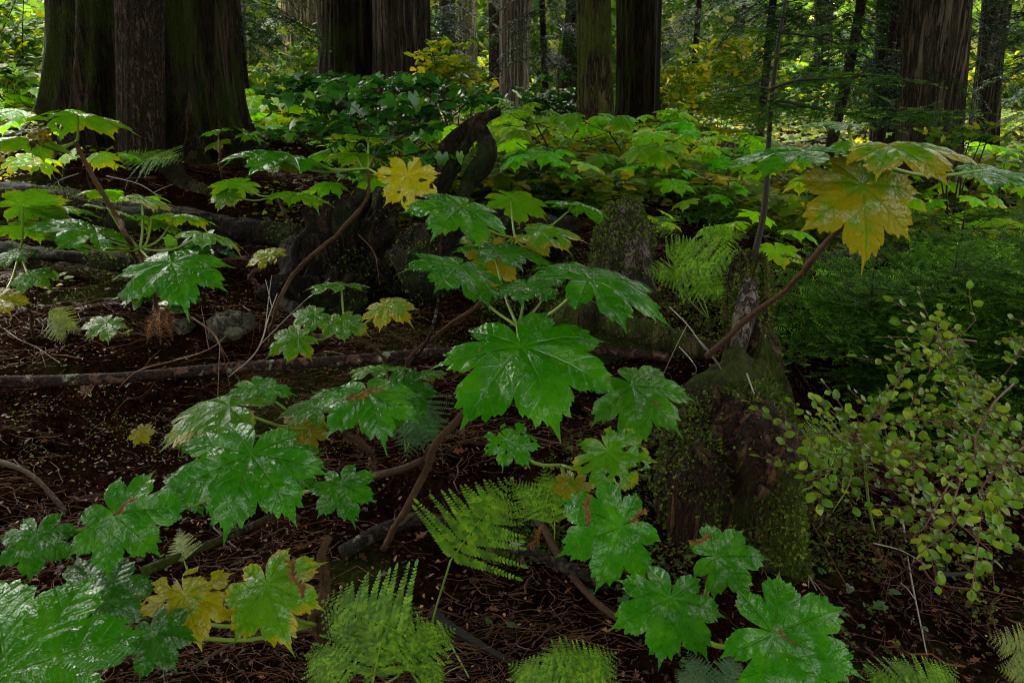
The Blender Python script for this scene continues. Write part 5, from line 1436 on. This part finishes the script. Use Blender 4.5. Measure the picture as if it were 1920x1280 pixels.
TW = [
    ('pale curved twig between the biggest right leaf tip and the mossy stump', [P(1255, 575, 2.4), P(1290, 610, 2.4), P(1318, 650, 2.4), gg(1322, 665)], .0022, M_PALETWIG),
    ('pale looping rootlet left of the mossy stump', [gg(1265, 650), P(1300, 680, 2.3), gg(1303, 710), gg(1290, 725)], .002, M_PALETWIG),
    ('pale arching twig in the low hemlock', [P(1545, 625, 2.6), P(1620, 645, 2.5), P(1680, 690, 2.4), P(1705, 725, 2.35)], .0022, M_PALETWIG),
    ('pale loop of root before the left slope', [P(148, 325, 3.0), P(110, 340, 3.0), P(125, 358, 3.0), P(140, 365, 3.0)], .002, M_PALETWIG),
    ('brown twig curving down beside the round stone', [P(360, 595, 2.5), P(400, 625, 2.4), P(420, 670, 2.35), gg(430, 720)], .004, M_STEM),
    ('long bow shaped twig across the bare left floor', [gg(225, 735), P(260, 695, 2.35), P(330, 675, 2.4), P(400, 650, 2.4), gg(440, 620)], .003, M_TWIG),
    ('thin twig rising beside the long curved stem', [gg(430, 715), P(480, 660, 2.5), P(505, 590, 2.55), P(520, 550, 2.6)], .003, M_PALETWIG),
    ('grey twig from the left border towards the twigs', [gg(-20, 600), gg(30, 640), gg(70, 660), gg(115, 690)], .003, M_TWIG),
    ('grey stick on the left slope above the mossy log', [P(200, 330, 3.8), P(260, 345, 3.7), P(300, 370, 3.6)], .003, M_PALETWIG),
    ('white twig lying on the dark right floor', [gg(1690, 985), gg(1705, 1090), gg(1735, 1240)], .003, M_PALETWIG),
    ('thin grey twig from the stump foot to the right floor', [gg(1480, 920), gg(1530, 1010), gg(1590, 1120)], .0026, M_TWIG),
    ('long thin twig left on the right floor', [gg(1470, 960), gg(1500, 1060), gg(1530, 1120)], .002, M_PALETWIG),
    ('yellow straw across the right floor', [gg(1635, 1030), gg(1690, 1045), gg(1740, 1075)], .002, M_PALETWIG),
    ('dark crooked branch at the right floor', [gg(1750, 1090), gg(1820, 1085), gg(1870, 1060)], .007, M_DARKSTEM),
    ('grey twig bending under the small leaved shrub', [gg(1710, 1015), gg(1745, 1100), gg(1850, 1120), gg(1930, 1140)], .003, M_TWIG),
    ('thin pale stem on the face of the mossy stump', [P(1400, 700, 2.25), P(1430, 770, 2.2), P(1485, 812, 2.15)], .0022, M_PALETWIG),
    ('reddish dead leaf stalk hanging from the rootwad', [P(672, 440, 3.0), P(700, 470, 2.95), P(708, 505, 2.9), P(712, 535, 2.9)], .002, M_STEM),
    ('lichened upright twig left of the central plants', [gg(760, 700), P(800, 640, 2.25), P(820, 575, 2.25), P(822, 540, 2.25)], .006, M_LOGDARK),
    ('thin black twig rising into the curved stem top', [P(692, 318, 2.66), P(712, 280, 2.7), P(745, 240, 2.75)], .004, M_DARKSTEM),
    ('bare branch arching over the lower dark shrub', [P(610, 180, 5), P(660, 200, 4.9), P(700, 245, 4.8)], .005, M_DARKSTEM),
    ('twig leaning on the bank at the left border', [P(0, 212, 4.0), P(40, 240, 3.9), P(80, 262, 3.8)], .003, M_PALETWIG),
    ('twig below the wide bright fern', [gg(820, 1175), gg(850, 1230), gg(880, 1285)], .003, M_PET),
]
for i, (l_, p_, r_, m_) in enumerate(TW): twig_thing(l_, p_, r_, m_, i, 3 if r_ < .005 else 1)

# dead brown sprigs lying on leaves
def sprig(label, px, py, d, L, az, mt=M_DEAD, lean=.6):
    rs = np.random.default_rng(int(px)); mb = MB(); n = 9; p = np.array([[.05 * math.sin(i * .9), i / (n - 1), .02 * math.sin(i * 1.7)] for i in range(n)])
    tube(mb, p * 1.0, np.linspace(.05, .02, n), 5, .1, 5, 1, cap=False, c=.4)
    loc = np.repeat(p[1:], 2, 0); fw = np.array([[s, .9, rs.normal(0, .3)] for _ in p[1:] for s in (-1, 1)])
    scatter(mb, np.array([[-.16, 0, 0], [.16, 0, 0], [.2, .6, .05], [0, 1, 0], [-.2, .55, .05]]), np.array([[0, 1, 2, 3, 4]]), loc, frames(fw, np.tile([0, 0, 1.0], (len(fw), 1))), rs.uniform(.12, .24, len(fw)))
    me = mb.mesh('dead_sprig', mt)
    o = bpy.data.objects.new('dead_sprig', me); col.objects.link(o)
    o.matrix_world = Matrix.Translation(Vector(P(px, py, d))) @ Matrix((rotm('x', lean) @ rotm('z', az)).tolist()).to_4x4() @ Matrix.Scale(L, 4)
    return tag(o, label, 'dead sprig', 'dead brown sprigs')


for a_ in [('brown sprig on the left half of the flat leaf', 1100, 985, 1.125, .045, -.1), ('small brown sprig at the centre of the flat leaf', 1180, 980, 1.13, .03, -.9),
           ('brown sprig caught on the leaf beside the pole', 648, 748, 1.35, .06, -1.2), ('brown sprig on the leaf at the lower left', 212, 965, 1.02, .03, -.7),
           ('orange sprig hanging below the flat leaf edge', 1020, 985, 1.25, .04, 2.6), ('tiny brown sprig on the biggest leaf', 897, 660, 1.46, .015, -.3),
           ('brown sprig on the right glossy leaf', 1100, 560, 1.585, .045, -1.4), ('brown speck sprig near the tip of the right glossy leaf', 1230, 545, 1.58, .02, -.8),
           ('brown sprig on the topmost of the three lower right leaves', 1335, 1005, 1.08, .03, 1.9), ('brown sprig high on the biggest lower right leaf', 1505, 1130, .96, .022, 1.5),
           ('brown sprig in the middle of the biggest lower right leaf', 1500, 1160, .95, .025, 1.7), ('brown sprig low on the biggest lower right leaf', 1492, 1210, .91, .022, .8),
           ('brown stick on the yellow patched leaf', 568, 1120, .99, .05, .5), ('brown sprig on the leaf near the stump', 1235, 765, 1.48, .02, .3)]:
    sprig(*a_)

# hanging rusty cedar spray
t = thing('dead_cedar_spray', 'rust coloured dead cedar spray hanging under the broad wet leaf', 'dead spray', P(300, 600, 2.35))
for r_ in [(300, 570, 2.3, 295, 640, 2.25), (290, 590, 2.3, 270, 645, 2.3), (310, 580, 2.3, 320, 640, 2.3)]:
    a, b = P(*r_[:3]), P(*r_[3:]); inst('frond', FR['o'][0], t, a, frame(b - a, [0, -1, .3]), np.linalg.norm(b - a))

# ------------------------------------------------------------------ litter and low cover (uncountable)
def litter():
    rs = np.random.default_rng(11)
    n = 20000; k = 6; mb = MB()
    Y = 1.1 + 7.0 * rs.random(n * 3) ** 1.25; X = rs.uniform(-.72, .72, n * 3) * (Y + .25)
    ok = rs.random(n * 3) < np.clip(.40 + .75 * fbm(np.stack([X * 3.0, Y * 3.0, 0 * X], -1), 2, 61), .05, 1); X, Y = X[ok][:n], Y[ok][:n]; n = len(X)
    L = rs.uniform(.015, .20, n) ** 1.0 * (1 + .10 * Y); L *= rs.choice([.3, .8, 1.8], n, p=[.68, .27, .05])
    a = np.where(X < .35, rs.normal(.15, .8, n), rs.normal(1.8, .9, n)); r = rs.uniform(.0003, .0009, n) * (1 + .14 * Y) * rs.choice([1, 2.6], n, p=[.94, .06])
    s_ = np.linspace(-.5, .5, k)[None]; cur = rs.normal(0, .22, n)[:, None]; w_ = rs.normal(0, .05, (n, k)); L1 = L[:, None]; a1 = a[:, None]
    x = X[:, None] + L1 * (s_ * np.cos(a1) - (cur * s_ * s_ + w_) * np.sin(a1)); y = Y[:, None] + L1 * (s_ * np.sin(a1) + (cur * s_ * s_ + w_) * np.cos(a1))
    z = height(x, y) + .004 + rs.uniform(0, .018, n)[:, None] + rs.normal(0, .22, n)[:, None] * s_ * L1 * .5
    p = np.stack([x, y, z], -1); d = np.stack([-np.sin(a), np.cos(a), 0 * a], -1)[:, None] * r[:, None, None]; u = np.array([0, 0, 1.4]) * r[:, None, None]
    V = np.concatenate([p + d, p - d, p + u], 1); j = np.arange(k - 1)
    F = np.concatenate([np.stack([j, j + 1, 2 * k + j + 1, 2 * k + j], -1), np.stack([2 * k + j, 2 * k + j + 1, k + j + 1, k + j], -1)])
    F = (F[None] + (np.arange(n) * 3 * k)[:, None, None]).reshape(-1, 4)
    mb.add(V.reshape(-1, 3), F, None, np.repeat(rs.random(n) ** 3.0, 3 * k))
    o = mb.obj('twig_litter', M_TWIG); tag(o, 'mat of fine dead twigs and needles on the forest floor', 'litter', kind='stuff')
    n = 24000; Y = 1.1 + 7.5 * rs.random(n) ** 1.3; X = rs.uniform(-.74, .74, n) * (Y + .25)
    p = np.stack([X, Y, height(X, Y) + .012], -1)
    tv = np.array([[0, 0, 0], [.10, .15, 0], [.28, .35, .05], [.08, .4, 0], [.22, .62, .05], [.06, .7, 0], [0, 1, 0], [-.06, .7, 0], [-.22, .55, .05], [-.08, .4, 0], [-.28, .3, .05], [-.10, .12, 0]])
    tf = np.array([[0, 1, 3], [1, 2, 3], [3, 4, 5], [0, 3, 9], [3, 5, 9], [5, 7, 9], [5, 6, 7], [7, 8, 9], [9, 10, 11], [0, 9, 11]])
    mb = MB(); scatter(mb, tv, tf, p, frames(rs.normal(0, 1, (n, 3)) * [1, 1, .25], rs.normal(0, .35, (n, 3)) + [0, 0, 1]), rs.uniform(.006, .020, n) * (1 + .05 * Y) * rs.choice([1, 2.2], n, p=[.96, .04]), c=rs.random(n) ** 3.2)
    o = mb.obj('frond_litter', M_LITTER); tag(o, 'scattered rust brown cedar scraps on the forest floor', 'litter', kind='stuff')


litter()


def cover(name, label, n, xr, yr, size, mt, tmpl, seed, dens=0.0, hmax=.12, up=.3, xf=None):
    rs = np.random.default_rng(seed); m = int(n * 3); Y = yr[0] + (yr[1] - yr[0]) * rs.random(m) ** 1.1; px = rs.uniform(*xr, m); X = (px - 960) / FPX * Y
    q = fbm(np.stack([X * .8, Y * .8, 0 * X], -1), 3, seed); ok = q > dens; X, Y = X[ok][:n], Y[ok][:n]; k = len(X)
    p = np.stack([X, Y, height(X, Y) + rs.uniform(.01, hmax, k)], -1)
    mb = MB(); scatter(mb, tmpl[0], tmpl[1], p, frames(rs.normal(0, 1, (k, 3)) * [1, 1, .2], rs.normal(0, up, (k, 3)) + [0, -.1, 1]), rs.uniform(.6, 1.3, k) * size)
    return tag(mb.obj(name, mt), label, 'ground cover', kind='stuff')


FT = (np.array([[0, 0, 0], [.30, .05, -.02], [.22, .25, 0], [.18, .45, 0], [.12, .65, -.05], [0, 1, -.12], [-.12, .65, -.05], [-.18, .45, 0], [-.22, .25, 0], [-.30, .05, -.02]]), np.array([[0, 1, 2, 8, 9], [2, 3, 7, 8, 8]])[:1])
cover('ground_cover', 'yellow green carpet of low leaves around the far trunks', 16000, (300, 2000), (9, 30), .11, M_COVER, MA, 1, -.7, .3)
cover('ground_cover', 'green low growth under the bright plants at middle distance', 9000, (700, 1500), (5.6, 11), .085, M_COVER, MA, 2, -.45, .32)
cover('ground_cover', 'pale green low growth on the right beyond the hemlocks', 8000, (1380, 2050), (5.8, 14), .085, M_COVER, MA, 3, -.5, .28)
cover('ground_cover', 'sparse sprouts on the dark slope below the giant cedar', 900, (-60, 620), (3.4, 8.5), .035, M_COVER, MA, 4, .15, .08)
cover('ground_cover', 'low leaves on the left bank behind the border plants', 2500, (-150, 130), (6.5, 14), .07, M_COVER, MA, 5, -.3, .35)
cover('ground_cover', 'tiny sprouts scattered on the near floor', 90, (900, 1950), (1.3, 3.0), .022, M_FERND, MA, 6, -1, .02)
cover('moss_patches', 'moss patches on the near ground between the leaves', 16000, (900, 1500), (1.5, 4.5), .014, M_MOSS, RO, 7, .10, .012, .8)
cover('moss_patches', 'dim moss on the left ground', 5000, (-60, 900), (2.2, 5.5), .008, M_MOSS, RO, 8, .25, .012, .8)


def far_wall():
    rs = np.random.default_rng(3); n = 52000
    Y = rs.uniform(34, 60, n); X = rs.uniform(-.75, .75, n) * Y; z = rs.random(n) ** .8 * (8 + 4.0 * vnoise(np.stack([X * .25, Y * .1, 0 * X], -1), 4)) * (Y / 45)
    q = fbm(np.stack([X * .5, z * .6, Y * .1], -1), 3, 8) > -.6
    p = np.stack([X, Y, height(X, Y) + z], -1)[q]; k = len(p)
    mb = MB(); scatter(mb, MA[0], MA[1], p, frames(rs.normal(0, 1, (k, 3)), rs.normal(0, .7, (k, 3)) + [0, -.5, 1]), rs.uniform(.25, .6, k))
    tag(mb.obj('far_foliage', M_FAR), 'bright far off foliage seen through the gaps between trunks', 'foliage', kind='stuff')


far_wall()
